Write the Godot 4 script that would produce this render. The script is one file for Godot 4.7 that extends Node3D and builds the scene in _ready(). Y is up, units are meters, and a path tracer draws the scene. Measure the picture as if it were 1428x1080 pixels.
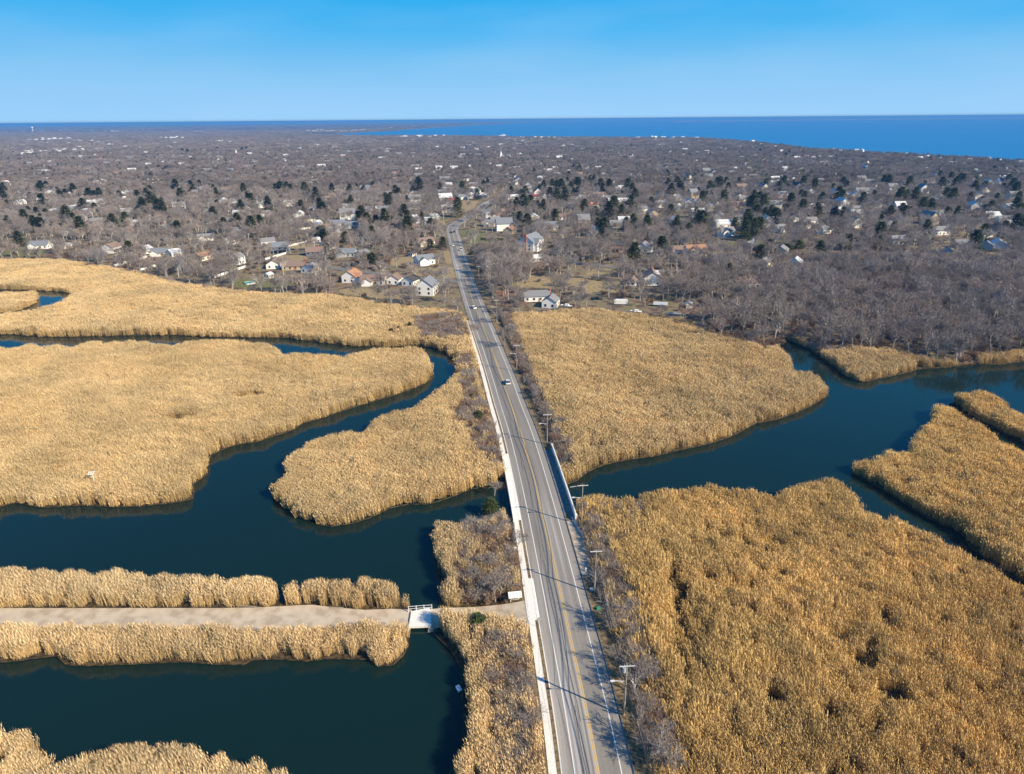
extends Node3D
# A road over a tidal creek through golden reed marsh, winter suburbs behind, the bay on the horizon.
# Units are metres, y is up, the camera hovers 98 m above the marsh and looks along -z.

const BEDS := [
 ["broad golden reed marsh stretching along the backs of the houses", 0.2, 1.55, 2, 0.020, [-277.1,-332.9,-248.6,-331.5,-244.8,-330.1,-221.6,-326.4,-198.7,-327.6,-167.3,-327.8,-142,-323.5,-112.1,-322,-98.9,-316.9,-78.3,-309.2,-62.8,-306.9,-55.3,-306,-42.2,-307,-32.6,-300.5,-27.3,-291.8,-23.4,-277.9,-23,-268.2,-13.5,-267.9,-20.2,-320.4,-25.9,-357.1,-57.5,-370.8,-79.4,-382.4,-97.2,-395,-162.4,-409.1,-181,-419.3,-209.3,-433.4,-251.4,-466,-280.5,-486.7,-331.8,-515.8,-376,-523.5,-419.7,-525.5,-351.1,-432.3,-323.1,-431.2,-298.4,-427.9,-271.5,-418.7,-258.1,-392.1,-258.4,-377.2,-267.2,-362.2,-294.4,-357.3]],
 ["small clump of reeds beside the blue pond in the marsh", 0.2, 1.4, 2, 0.032, [-334.3,-410.8,-300.3,-410.5,-290.4,-413.9,-291.2,-416.6,-278.4,-396.7,-278,-377.2,-305.1,-370.5]],
 ["large golden reed bed with trampled hollows and white nest platform", 0.2, 1.05, 1, 0.044, [-253.8,-298.4,-226.2,-299.8,-225.9,-306.8,-220.6,-305.7,-209.9,-299.3,-208.6,-304.6,-201.3,-300.7,-198.1,-307.6,-193.3,-311.5,-189.3,-306.7,-178.4,-309.3,-164.1,-306,-155.5,-303.1,-146.9,-308.4,-133,-308.7,-117.6,-304.6,-105.6,-297,-98,-286.5,-90.8,-288.8,-72.7,-285.4,-66.6,-289.2,-62,-294.6,-53.4,-294.9,-40.4,-294,-37.3,-291.4,-34.8,-278.2,-32.6,-269.3,-32.7,-262.2,-36.8,-254.8,-44,-246.6,-51.6,-240,-61,-231.3,-67.7,-224,-72.9,-220.1,-74.8,-214.5,-80,-209.3,-84.1,-205.3,-89,-203.9,-93.5,-199.3,-94.9,-193.3,-91,-183.1,-92.8,-177.4,-89.3,-169.2,-98.6,-166,-108.7,-164.9,-119.1,-165.9,-129.1,-165,-138.6,-167.6,-156.6,-168.3]],
 ["rounded reed point between winding creek and roadside sidewalk", 0.2, 0.9, 1, 0.056, [-22.6,-260.5,-25.1,-252.4,-29.7,-242.2,-32.5,-234.1,-35.4,-226.7,-41.3,-223.6,-46.2,-219.6,-48.3,-212.7,-49.8,-207,-55.8,-206.5,-62.6,-202.8,-65.2,-195.5,-68.8,-187.2,-67.4,-181.2,-67.7,-181.7,-65.5,-180.7,-66.9,-173,-67.9,-170.4,-64.3,-166.4,-61.1,-162.6,-58.3,-159.4,-53.6,-156.4,-47.3,-154.3,-42,-155.7,-37.5,-158.6,-33.1,-163.3,-28.5,-165.1,-23.6,-165,-18.2,-168,-13,-172.2,-9.9,-173.8,-7,-173.4,-2.3,-179.2,-2.9,-191.6,-5.8,-207.1,-10.1,-234.9,-14.7,-267.9]],
 ["reed strip between gravel causeway and the wide creek", 0.2, 0.7, 3, 0.068, [-128.6,-134.7,-115.1,-133.8,-108.9,-132.9,-99.3,-131.3,-87.1,-132.3,-78.4,-130.5,-66.8,-129.3,-60.2,-129.7,-53.8,-128.8,-53.1,-128.5,-50.6,-123.4,-49.8,-122.9,-51,-128.5,-45.3,-126.8,-41.8,-128.6,-38,-128.1,-32.8,-129.3,-28.1,-127.3,-22.8,-123.1,-22.2,-122.3,-22.4,-121.3,-31.8,-121.1,-38.4,-122,-43.7,-123,-49.6,-122.2,-57.2,-122.5,-64.5,-122.1,-108.5,-122.7,-120.7,-122.9]],
 ["reed strip between gravel causeway and the dark green pond", 0.2, 0.7, 3, 0.080, [-114.7,-116,-102.8,-115.4,-90.4,-114.8,-75.4,-114.2,-60.7,-114,-46.1,-113.9,-36,-114.2,-28.8,-114.7,-23,-114.9,-21.7,-114.6,-21.1,-110.5,-21.8,-107.7,-23.4,-105.2,-26.3,-104.9,-28.7,-106.7,-37.3,-107,-40.6,-106.4,-46.7,-107.1,-50.9,-106.9,-52.6,-105.6,-58,-105.8,-64.4,-106.5,-71.2,-106.2,-83.4,-105.7,-87.3,-106,-90.6,-108.4,-95,-107.7,-98,-107.1,-109,-107.2]],
 ["feathery reed fringe on the near bank of the dark green pond", 0.2, 0.66, 3, 0.092, [-94.6,-89,-84.6,-88.3,-82.2,-88.1,-79,-86.4,-76.5,-84.2,-74.7,-81.9,-72.8,-81.9,-69.9,-83.5,-64.5,-84.5,-60.4,-85.7,-56.9,-85.2,-53.7,-85.8,-49.9,-83.4,-46.7,-83.4,-43.7,-82.5,-39.4,-81.3,-32.1,-78.1,-30.1,-75.1,-84.6,-75.6]],
 ["reed patch between creek and white notice board", 0.6, 0.75, 3, 0.104, [-20.1,-151,-16.2,-152.3,-9.1,-150.1,-4.8,-155.6,-1.6,-158.4,0,-145.8,1,-136.3,2.6,-123.9,-0.9,-123,-8.6,-121.9,-16,-121.7,-16.4,-125.8,-15.9,-131.1,-17.1,-133.6,-19.3,-140.2]],
 ["ragged reed bank below sidewalk beside the dark green pond", 1.6, 0.7, 3, 0.116, [-16.8,-118.5,2.7,-116.5,4.4,-108.2,6.3,-96.4,8.1,-83.3,8.6,-77.2,-10.1,-77.3,-9.8,-83.9,-8.9,-88.2,-9.3,-93.3,-10.1,-98.8,-10.2,-103.6,-12.6,-108.8,-16.6,-113.7]],
 ["golden reed meadow between road bridge, creek and parked boats", 0.2, 1.15, 1, 0.128, [14.5,-174.6,18.7,-177.5,20.7,-180.7,25.5,-185.6,31.8,-189,38.6,-191.3,45.6,-193.2,50.7,-196,61.3,-200.1,72.4,-206.7,79.8,-213.3,83.8,-216.8,92.1,-220,104.6,-228.3,112.8,-235.6,118.4,-240.7,119.3,-241.3,120.6,-248.9,120.8,-258.6,114.5,-263,116.2,-269.1,118.8,-279.7,119.4,-288.1,119.8,-295.3,111.8,-293.4,105,-304.4,95.9,-309.5,86.1,-339.4,61.1,-351.4,39.9,-360.9,9.8,-356,-0.4,-354.7,-2.6,-319.9,5.9,-252.7,11.9,-206.8]],
 ["vast brown reed field with dark cracks beside the utility poles", 0.2, 0.8, 0, 0.140, [17.9,-162.8,22.2,-163.5,27.1,-164,30.7,-163.3,36.1,-164.5,39.7,-167.1,44.1,-167,53.5,-169.8,58.9,-167.9,65.2,-166.6,71.6,-164.2,76.1,-167.3,83.3,-170.6,88.1,-171.5,90.3,-170.5,91.9,-167.4,93.1,-160,91.3,-154,94.6,-153.2,97.9,-152.1,99.3,-149.2,100.3,-146.4,102.5,-143.3,103.6,-138.7,105.7,-136.6,106.7,-132.4,107.9,-129.2,110.6,-124,116.6,-113.5,90,-74,19.7,-77.1,19.1,-83.2,18.5,-94.6,18.2,-109,17.1,-129.4,15.6,-152.9]],
 ["pointed reed bed reaching into the wide creek junction", 0.2, 0.85, 4, 0.152, [99.9,-180.6,103.2,-173.1,105.5,-166.3,106.8,-160.6,109.3,-154,112.1,-150.6,112.7,-146.2,111,-142.6,112.1,-138.7,112.1,-134.5,114.7,-128.8,121.3,-118.3,158.8,-157.8,158.1,-177.1,154.5,-193.2,155,-201.1,155.2,-208.6,154.2,-214.6,154.3,-220.9,153.2,-225.3,148.8,-223.9,144.1,-217.9,140,-211,131.3,-202.7,123.7,-193.8,120.5,-188.7,113.4,-187.6,110.5,-185.2,102.8,-183.5,99.9,-181.3]],
 ["small rounded reed island behind narrow ditch", 0.2, 0.9, 4, 0.164, [157.3,-229.7,164,-234.9,171.5,-236.4,175.2,-235.2,175.8,-229.3,175.5,-224.3,174,-208,172.5,-182.2,164.6,-184.7,163.1,-204.8,161.9,-210.5,160.5,-215.8,159.4,-222.7,161.3,-229.2,160,-232.6]],
 ["low reed fringe in front of the bare creekside wood", 0.2, 1.1, 1, 0.176, [130.6,-310.9,132.7,-302.5,134.1,-292,134.5,-280.3,135,-269.7,134.5,-260,138.7,-255.5,147.7,-259.4,160.9,-265.2,170.1,-270.2,181.8,-271.5,193,-275.1,205.5,-274.7,211.5,-276.4,244.7,-284.1,259.3,-303.3,216.1,-284.4,204.4,-284,194.9,-277.2,187.2,-274.5,175.1,-274.9,169.6,-282.7,162.5,-288.9,149,-290.3,135.3,-288.6,134.9,-305.8]],
]
const TOWN := [-1500,-540,-499,-529.2,-374,-520.6,-330.1,-512.9,-279.1,-484.2,-250.2,-463.6,-208.4,-431.4,-180.3,-417.4,-161.7,-407.2,-96.8,-393.2,-79.1,-380.7,-57.2,-368.8,-24.6,-354.2,-23.2,-354.7,-3.1,-348.5,9.8,-354.5,39.8,-359.4,60.9,-349.9,85.8,-338,95.6,-308.4,104.7,-303.3,111.8,-293.4,122,-302,129.1,-314.1,130.1,-310.6,134.9,-304.9,135.5,-288.2,147.4,-285.9,160.8,-284.5,168.4,-279.5,175.5,-274.7,187.7,-274.4,195.9,-276,213.9,-280.2,262.9,-283.7,700,-300,1100,-900,1118.1,-1136.8,1102,-1412.4,1051.5,-1523.8,1034.5,-1696.6,990.3,-1833.9,946.5,-1970.2,896.7,-2181.9,930.7,-2726.7,915.1,-3243.6,826.2,-3400.3,495.6,-3656,109.5,-3872.1,-253.4,-4268.1,-665.3,-4527.3,-835.5,-4494.1,-1266.6,-4989.6,-1481.6,-5328.6,-1633,-5982.3,-1371,-5855.8,-1271.7,-6517.1,-1143,-7096.7,-1032.7,-9606.5,-629.6,-12783.1,615.6,-21793.9,3000,-26000,-1000,-40000,-60000,-60000,-60000,-1500]
const ROAD := [14,-49.4,13.1,-82.3,12.1,-99.8,11.4,-108.7,10.8,-117.5,9.3,-137.3,7.8,-156.1,6.5,-170.9,4.8,-188.7,2.5,-210,-0.9,-235.1,-4.7,-265.7,-13.5,-327.9,-19.6,-370.4,-26.7,-422.8,-33.6,-478.1,-41.5,-543.3,-50.4,-620.3,-54.3,-651.9,-55.3,-681.6,-51.9,-713.2,-37.5,-799.1,-30.6,-866.3,-10.9,-967,-3,-1017.4,9.9,-1096.4]
const STREETS := [[-31,-435.9,-45.4,-442.8,-72.6,-454.8,-104.7,-472.3,-139.9,-493.7,-177.3,-514.2,-235.2,-552.6],[30,-502.1,54.8,-490.4,78.2,-476.7,109.5,-461,140.8,-460.9,167.7,-462.1],[-53.5,-690.7,-64.6,-689,-82.5,-692,-123.9,-707.5],[-25.4,-555.3,4.2,-528.9,30,-502.1]]
# x, z, ridge length, gable width, eaves height, turn, wall, roof, features
const HOUSES := [
 [-391,-580,15,9,3.2,4,"W","s","w"],[-368.3,-578.9,7,5,2.8,8,"W","l",""],[-319.6,-557.9,13,9,4.6,84,"W","b","P"],[-290.2,-552.1,9,8,3.4,80,"W","l",""],[-272.4,-541.9,15,9,3,6,"W","s","w"],
 [-520.6,-807,13,9,3.4,80,"W","l","w"],[-670.7,-995.8,11,8,3.2,10,"W","g",""],[-629,-914.5,12,8,3.2,75,"W","l",""],[-584.2,-837.6,12,9,3.4,70,"W","g",""],[-569.2,-943,12,8,3,4,"C","g","k"],
 [-567.2,-964.6,12,8,3.6,84,"W","g",""],[-359.4,-655.4,11,8,3.4,60,"T","b",""],[-414,-676.3,8,6,3,50,"W","g",""],[-267.6,-613.7,13,8,3.2,25,"W","g","w"],[-237.3,-593.4,9,8,4,80,"W","b",""],
 [-205.1,-588.2,12,8,3.2,30,"W","g",""],[-261.2,-538.4,9,7,3.4,60,"W","l",""],[-231.8,-522.3,12,8,3.2,70,"C","o",""],[-199.2,-504.3,8,7,5.4,75,"W","g",""],[-168.8,-492.4,17,9,3.2,100,"W","b",""],
 [-152.5,-484.1,15,9,2.8,6,"T","b","k"],[-137.6,-473.7,11,9,3.2,70,"W","g",""],[-182.5,-550.1,13,9,5,12,"D","s","P"],[-151.8,-539.3,14,9,3,14,"D","b",""],[-160.4,-453.9,5,4,2.6,70,"W","l",""],
 [-345.9,-885.5,11,8,4.4,70,"W","s",""],[-326.5,-861.6,9,7,4.4,0,"C","l",""],[-297.1,-859.4,13,9,3.4,12,"W","s","w"],[-218.4,-818.9,17,10,3.4,6,"W","s","P"],[-193.5,-804,11,8,3.6,70,"W","l","w"],
 [-445.2,-996.3,26,9,3.4,12,"W","b",""],[-191,-691.6,11,8,3.4,60,"W","l",""],[-174,-662.6,12,8,3.4,30,"C","b",""],[-166.3,-597.1,6,5,2.6,30,"W","l",""],[-102.9,-442.9,12,9,4.6,80,"W","o","w"],
 [-87.4,-433.9,15,9,3.2,0,"W","b","w"],[-73.9,-435.5,9,8,3.4,80,"W","b",""],[-63.3,-431,9,8,3.4,70,"W","k",""],[-50.2,-407.3,13,11,5.6,80,"W","s",""],[-62.4,-498.2,13,9,4,30,"W","s","w"],
 [-75.3,-529.7,5,4,2.6,60,"W","k",""],[-94.2,-658,19,10,3.6,4,"C","b",""],[-71.5,-577.8,15,9,3.6,30,"C","b","w"],[-111.7,-522.6,9,8,3.8,60,"C","s",""],[-125.7,-532,14,9,3.2,0,"B","s","w"],
 [-152.5,-679.8,13,9,3.8,0,"B","s",""],[-160.5,-789,12,9,4.6,75,"W","s","w"],[-139.8,-757.5,10,8,3.4,60,"W","l",""],[-81.5,-736.8,13,9,3.4,60,"M","g","Dk"],[-72.6,-880.5,15,10,3.8,0,"W","r","w"],
 [-53.9,-945.8,12,8,4,70,"W","l","w"],[-62.3,-928.9,12,9,3.6,20,"W","s",""],[-46.9,-1001.9,12,8,4.6,70,"W","s",""],[-100.4,-738,7,6,3,50,"W","l",""],[15.9,-556.5,22,14,7,66,"W","s","KPw"],
 [-0.8,-639.7,11,9,3.4,70,"T","o",""],[-18.9,-686.2,14,9,3.4,0,"W","s","w"],[-2.9,-695.1,12,8,3.2,4,"C","s",""],[37,-659.5,14,9,4.6,8,"B","s",""],[53.3,-728.2,15,9,3,0,"W","b",""],
 [-9.2,-760.7,13,9,4.2,75,"R","b","k"],[18.4,-905.6,12,8,4.4,75,"C","l",""],[24.6,-966.8,10,8,4,10,"W","g",""],[33.6,-921.2,12,8,4,0,"W","r",""],[65.2,-826.1,13,9,3.4,4,"B","s",""],
 [89,-900.1,12,9,4.8,10,"W","g","H"],[96.7,-823.9,12,9,4.6,6,"C","r","D"],[118.6,-949.7,17,9,3,4,"W","b",""],[125.8,-897.2,13,9,3.6,0,"B","s",""],[141.7,-834.7,10,8,4.6,70,"W","l",""],
 [154.8,-903.2,12,8,4,60,"W","s",""],[86.3,-1021,10,7,3.4,0,"W","l",""],[67.6,-1033.3,14,8,3.6,4,"W","l",""],[51.1,-1034.7,14,8,3.6,60,"W","l",""],[46.8,-1103.6,12,8,4,50,"W","l",""],
 [17.6,-505.4,10,7,2.6,20,"B","l",""],[81.8,-543.6,12,10,5.2,0,"R","k","HP"],[101.1,-669.5,14,9,4,4,"G","g",""],[103.5,-542.6,13,9,4.2,70,"W","g","w"],[139.6,-525.5,15,9,4.6,4,"W","o","wP"],
 [128.7,-535.1,10,7,2.8,8,"W","b",""],[88.5,-429.1,15,11,4.8,84,"W","b","DkP"],[75.3,-425.6,8,6,3,70,"W","b",""],[145,-417,19,10,3.6,8,"W","b","G"],[187.8,-612.7,15,9,4.8,20,"W","g","w"],
 [208.8,-707.6,13,9,5.6,70,"W","s","Pk"],[225,-850.5,13,9,3.6,10,"W","s","w"],[282.4,-861.3,14,9,5.4,4,"C","g","k"],[259.5,-863,13,9,5,4,"G","g",""],[333.4,-842.3,13,9,4,75,"W","s",""],
 [349.7,-921.7,15,9,4.6,20,"W","s","w"],[242.8,-634.5,13,8,3.8,30,"W","g","w"],[256,-684.3,14,9,4,6,"G","g",""],[336.4,-773.9,13,9,5,8,"C","g",""],[375.4,-839.2,13,9,4.4,0,"G","s",""],
 [372.4,-765.2,14,9,4.2,4,"W","g",""],[425.9,-890,13,9,4.6,0,"T","g",""],[289.3,-682.3,14,9,3.6,10,"W","g",""],[186.7,-544.9,11,8,4,50,"D","s","c"],[203.8,-522.5,11,9,4,60,"G","g",""],
 [191.9,-464.6,9,8,6,60,"W","l",""],[175.9,-477.5,11,8,4,50,"C","g",""],[373.1,-610.5,15,10,4,10,"W","g","c"],[382,-544.9,13,9,3.6,65,"W","l","w"],[369.2,-539.1,10,8,3.4,60,"B","s",""],
 [405.1,-596.9,14,9,3.6,4,"W","s","w"],[542.3,-772.2,14,9,4.6,30,"W","s","w"],[404.6,-750.8,14,9,4.2,10,"T","g","k"],[518.3,-1047.3,13,9,4.4,0,"C","g",""],[468.9,-948.2,12,9,5.4,10,"G","s",""],
 [691.1,-1009,14,8,3.4,0,"W","g",""],[498.1,-830,14,9,4,8,"B","s",""],[353.5,-719.9,12,9,4,50,"W","g",""],[460.9,-718.4,12,8,3.4,30,"W","k",""],[319.9,-505.5,14,9,4,70,"G","g","k"],
 [478.1,-680.6,15,9,3.4,0,"W","g",""],[674,-1092.2,13,9,4,0,"B","s",""],[14.4,-388.3,15,8,3.2,6,"W","g","k"],[21.9,-374.2,10,8,3.6,75,"W","g",""],[263.4,-1059.7,13,9,4.2,30,"W","s","w"],
 [201.1,-961.4,12,8,4,60,"W","s",""],[237,-1085.6,14,9,3.4,70,"W","l",""],[-52.9,-1022.8,11,8,4.2,60,"W","l",""],[279.9,-623.9,12,9,4,20,"W","g",""],[354.1,-546.3,12,9,3.4,0,"T","g",""],
 [313.2,-565.2,13,9,4,10,"W","g",""],[279.6,-491,12,9,4,40,"G","g",""],[281.7,-973.7,13,9,4.4,20,"B","g",""],[352.9,-1124,13,9,4,60,"W","g",""],[374.4,-1235,14,9,4,10,"W","g",""],
 [368.2,-1050,14,9,4,0,"G","s",""],[335.4,-1208.9,13,9,4,0,"W","s",""],[441.2,-1168.9,13,9,4,10,"W","g",""],[538.7,-1248.5,13,9,4,40,"W","s",""],[-641,-1143.8,13,9,4,30,"W","g",""],
 [-620.2,-1193.1,13,9,4,60,"W","s",""],[-622.8,-1234.9,14,9,4,0,"W","l",""],[-704.8,-1243.1,14,9,3.6,0,"W","l",""],[-720.9,-1151.2,13,9,4,60,"W","l",""],[-522,-1132.7,13,9,4,60,"W","g",""],
 [-484.3,-1129.2,14,9,4,10,"W","s",""],[-472.9,-1379.1,14,9,4,10,"W","g",""],[-368.1,-1315.8,13,9,4,30,"W","g",""],[-398.4,-1353.1,13,9,4,30,"C","g",""],[-347.1,-1840.5,14,9,5,40,"W","g",""],
 [-131,-1978.8,14,9,5,50,"W","l",""],[-130.4,-1663.5,14,9,4,10,"B","s",""],[-35.9,-1704.8,14,9,5,0,"W","g",""],[24.6,-1696.1,13,9,5,30,"W","s",""],[12.4,-1456.7,15,9,5,20,"W","l",""],
 [-106.9,-1287.4,14,9,4,0,"C","g",""],[350.9,-2577.5,22,10,5,0,"W","l",""],[432.8,-2930.4,14,9,5,40,"W","l",""],[240.1,-1954.4,16,10,6,0,"W","s",""],[243.5,-1847,14,9,5,60,"W","g",""],
 [192,-1790,14,9,5,10,"C","g",""],[131.6,-1738,13,9,5,20,"W","g",""],[294.4,-1630.3,15,9,4,0,"B","s",""],[316,-1576,13,9,5,30,"W","s",""],[534.4,-2536.5,14,9,6,40,"W","l",""],
 [324.9,-1459.6,14,9,5,30,"W","s",""],[545.1,-2248.2,15,9,5,10,"W","s",""],[467.8,-1531,15,10,5,50,"W","g",""],[394.9,-1187.9,22,11,5,0,"G","g",""],[531,-1433.3,13,9,5,20,"C","s",""],
 [538.6,-1080.7,15,9,5,0,"W","g",""],[637.2,-1508.1,15,9,4,10,"W","l",""],[772.5,-3698.4,24,10,6,0,"W","l",""],[808.9,-3618.6,14,10,6,0,"W","l",""],[863,-3668.5,18,10,6,0,"W","l",""],
 [898.3,-3524.7,20,10,6,0,"W","l",""],[900.1,-3078.5,15,10,6,0,"W","l",""],[982.3,-2961.8,15,10,6,20,"W","l",""],[890.3,-2588.5,14,10,6,10,"W","l",""],[851.9,-2346.4,15,10,7,60,"W","l",""],
 [871,-2234.1,15,10,6,20,"W","g",""],[890.8,-2179.6,13,10,7,60,"W","s",""],[895.5,-2154.3,12,10,8,70,"W","s",""],[940.6,-2121.7,14,10,7,50,"W","o",""],[982.2,-2067.9,14,10,6,10,"W","l",""],
 [1007,-2085.7,12,9,6,50,"W","l",""],[1020.9,-1934.5,13,9,6,60,"G","g",""],[1010.1,-1860.5,13,9,6,0,"D","g",""],[1017.7,-1692.7,13,9,6,60,"W","g",""],[1088.4,-1652,13,9,6,50,"W","g",""],
 [893.8,-1520.7,14,9,5,30,"W","s",""],
]
const CONIFERS := [[36.3,-729.2,9,3],[111,-708.5,13,4.2],[85.4,-1076.2,12,4],[88.6,-496.8,11,5],[113.7,-523.8,11,5.2],[135.2,-425.3,10,2.6],[196.1,-585.5,15,4.2],[204.4,-600.1,15,4],[206.2,-592.4,14,3.6],[183.6,-698.8,11,4],[182.7,-679,9,3],[218.9,-491,12,4],[335.7,-813.5,11,4.2],[383.9,-824,14,4.6],[260.4,-535,10,3],[339.1,-570.8,14,4.4],[344.7,-515.8,14,5.4],[423,-726.4,15,5.5],[437.1,-736.9,13,5],[454.5,-833.2,12,5],[470.2,-846.9,12,5],[423.4,-669.2,13,3.4],[331.2,-629.4,12,3],[431.9,-698.8,10,3.6],[436.9,-703.7,9,3.4],[-413.7,-588.1,10,4],[-448.8,-669.3,11,4],[-400,-757.1,8,5],[-391.3,-756.5,8,5],[-360.9,-716.8,9,4],[-325.8,-899.6,10,3.6],[-288.7,-896.8,8,3.4],[-167.6,-624.1,8,5],[-137,-515.2,8,3],[-121.1,-682.7,8,4],[-117,-687.2,8,4],[-85.4,-680.6,11,2.6],[-103.7,-494.8,7,4],[-99.5,-494.6,7,4],[-63.9,-550.7,7,4],[-54.8,-563.3,7,3.6],[-163.3,-612,7,5],[-140.9,-595.7,7,4],[-170.9,-624.2,7,4],[-711.4,-1102.8,11,5],[-720.7,-1103.6,10,5],[-678.9,-1349.7,9,5],[-684.7,-1440.5,11,6],[-729.9,-1505.8,11,5],[-477.5,-1104.8,11,4],[-892.2,-2477.4,14,6],[-887.2,-2422.9,14,6],[-1053.6,-2352.7,14,6],[-1013.6,-2297.8,14,6],[-11.3,-1821.2,11,4],[-77.5,-2007.9,11,4],[53.2,-1877.4,11,5],[123.3,-1402.9,12,6],[130.8,-1364.1,12,5],[97.8,-1204.5,12,5],[130.3,-1120.3,11,4],[43.5,-1303.8,11,4],[271.1,-1246.3,11,5],[496.7,-1806.7,12,5],[304.7,-1055.9,12,5],[317,-1054.7,12,5],[332.1,-1042.1,12,5],[698,-2033.6,12,6],[673.4,-1778.5,12,5],[458.6,-1257.5,10,4],[482.2,-1039.4,12,5],[459.6,-978,12,5],[536.9,-1034.3,10,4],[683.1,-1143.8,12,5],[684.3,-1116.8,12,5],[683.3,-1091.2,12,5],[836.3,-1247.5,12,5],[731,-1908.4,13,4],[414,-2499.9,12,6],[269.1,-1717.5,11,5],[63,-1078.3,10,4],[-34.4,-1087.4,12,3],[118.5,-1073.2,14,3],[185.4,-514.6,7,4],[192,-503,6,4],[200,-537.9,7,5],[225.6,-549.4,5,6],[210.8,-531.2,5,5]]
const CEDARS := [[-58.5,-323.6,3.6,2],[-55.2,-327.1,3.8,1.8],[-50.2,-329.5,5,1.8],[112.4,-290.3,3.5,3.2],[-6,-159.7,4.6,2.6],[-7.2,-113.7,4.6,2.6],[-15.2,-236.8,3.6,2],[-11.6,-219.8,4,2.4],[-11.2,-217.4,3.4,2]]
const ROADSIDE_TREES := [[-17.7,-248.4,5],[-13.9,-227.4,5],[-10.1,-206.4,5.5],[-6.8,-190.9,5],[-22.2,-273.2,5],[-30.5,-319.4,6],[-35.9,-329.3,6],[-43.2,-324.6,5],[-1.8,-149.3,5],[-3.7,-146.2,6],[-6,-133.1,6.5],[-8.2,-127.9,6],[-2.4,-108.8,5],[-0.3,-104,5.5],[1.6,-98.6,5],[-0.7,-93.7,5],[2.1,-89,5.5],[13.7,-217.4,6],[15.3,-211.5,6],[9.6,-240.4,6],[6.2,-263.8,6],[17.3,-185.7,5],[18.2,-157.4,5],[19.7,-149,5],[20.7,-135.5,5.5],[1,-142.1,6.5],[-4,-123.4,8],[-2.9,-123.9,7],[-5.1,-169,5],[-17,-319,7],[-20.4,-323.9,6],[-38,-322,6],[-28.1,-319.4,6.5],[-25.3,-328.9,6],[-4.8,-200.9,5],[20.7,-114.1,8],[21.1,-112.8,7],[24.7,-98.3,7.5],[22.3,-90.3,7],[24.3,-81.1,7],[21.5,-95.8,8],[20.9,-85.9,7.5],[23.1,-82,8],[21.3,-102.8,7],[-7.4,-341.2,10],[-3.1,-300.8,11],[0.2,-318.5,8],[8.2,-236.9,5],[12.7,-247.7,5],[17,-211.4,6],[16.9,-195.3,6],[23.2,-109.5,5],[21,-125,5]]
const HOLLOWS := [[-99.8,-242.4,5.5,2.6],[-115.6,-221.9,4.5,2.2],[-135.1,-202.2,1.1,0.8],[-169.5,-281.2,3.2,0.7],[-199,-265.9,3.5,0.8],[-137.4,-208.8,0.9,0.6],[-115.9,-180.6,1.2,0.6],[-112.1,-181.4,1.4,0.6],[-113.6,-193.1,2,0.5],[-32.1,-177,1.6,0.7],[110.5,-170.7,1.6,0.9],[112.2,-179.6,0.7,0.9],[130.7,-186.1,0.6,1],[36.8,-125.9,0.5,6],[34.6,-114.3,0.5,8],[32.1,-105.2,0.5,5],[64.7,-108.7,1.4,0.9],[66.1,-102.9,2.2,1.6],[68.1,-95.1,2.2,1.8],[46.2,-94.5,1.5,1.1],[54.6,-90.4,1,1.5],[44,-128.8,1.4,1],[60.2,-129.4,1.2,0.8],[56.5,-142.1,0.8,1.6],[76.2,-114.9,0.8,2],[28.8,-183.4,0.7,1.6],[25.9,-195.5,3,1.2],[89.8,-229,2.2,0.9],[78.8,-229.3,1.8,0.7],[106.4,-285.3,2,1],[-144,-373.2,6,1.2],[-187.9,-382.7,5,1],[-109.9,-364.4,5,1],[-299.1,-466.2,6,1],[-81.9,-251,2.5,0.6],[-74.7,-261.2,3,0.6]]
const POLES := [[18.9,-91.3,11.7],[17.6,-124.6,11.5],[17.4,-151.7,12.2],[11,-198.8,11],[2,-267.4,11.8],[-7.6,-341.8,12],[-20.3,-431.3,11.5],[-35,-543,11.5]]
const CARS := [[-1.7,-253.7,"S",0,1.85],[-47.3,-572,"W",0,-1.85],[-39.7,-551.6,"V",0,1.85],[-54.5,-641.4,"K",0,-1.85],[-51.9,-645.5,"K",0,1.85],[-137,-492.6,"W",80,0],[-118.3,-737.6,"K",60,0],[151.9,-509.4,"W",85,0],[-20.9,-370.2,"W",30,0],[37.6,-394.4,"E",85,0],[-12.5,-540.8,"K",80,0],[35.8,-544.7,"K",60,0],[-39.1,-429.2,"K",85,0],[362.3,-525.8,"K",80,0],[-146.7,-490.5,"K",85,0],[189.2,-751.8,"W",70,0],[241.8,-725.5,"K",40,0]]
const BOATS := [[61.1,-376,"camper",84],[82.3,-372.1,"tarp",80],[66.4,-357.5,"boat",75],[85.9,-352.6,"canopy",72],[97.3,-368.5,"shed",80],[30.4,-370.8,"boat",70],[48.8,-386.3,"dark",80]]
const CIVIC := [[-798.1,-2129.2,38,22,9,4,"C","b"],[-1045,-2090.5,60,14,5,2,"C","b"],[-1220.5,-2118.9,28,14,5,2,"W","l"],[-919.4,-2109.1,55,26,5,2,"G","l"],[-945.5,-2285.6,40,20,6,4,"W","l"]]
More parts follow.
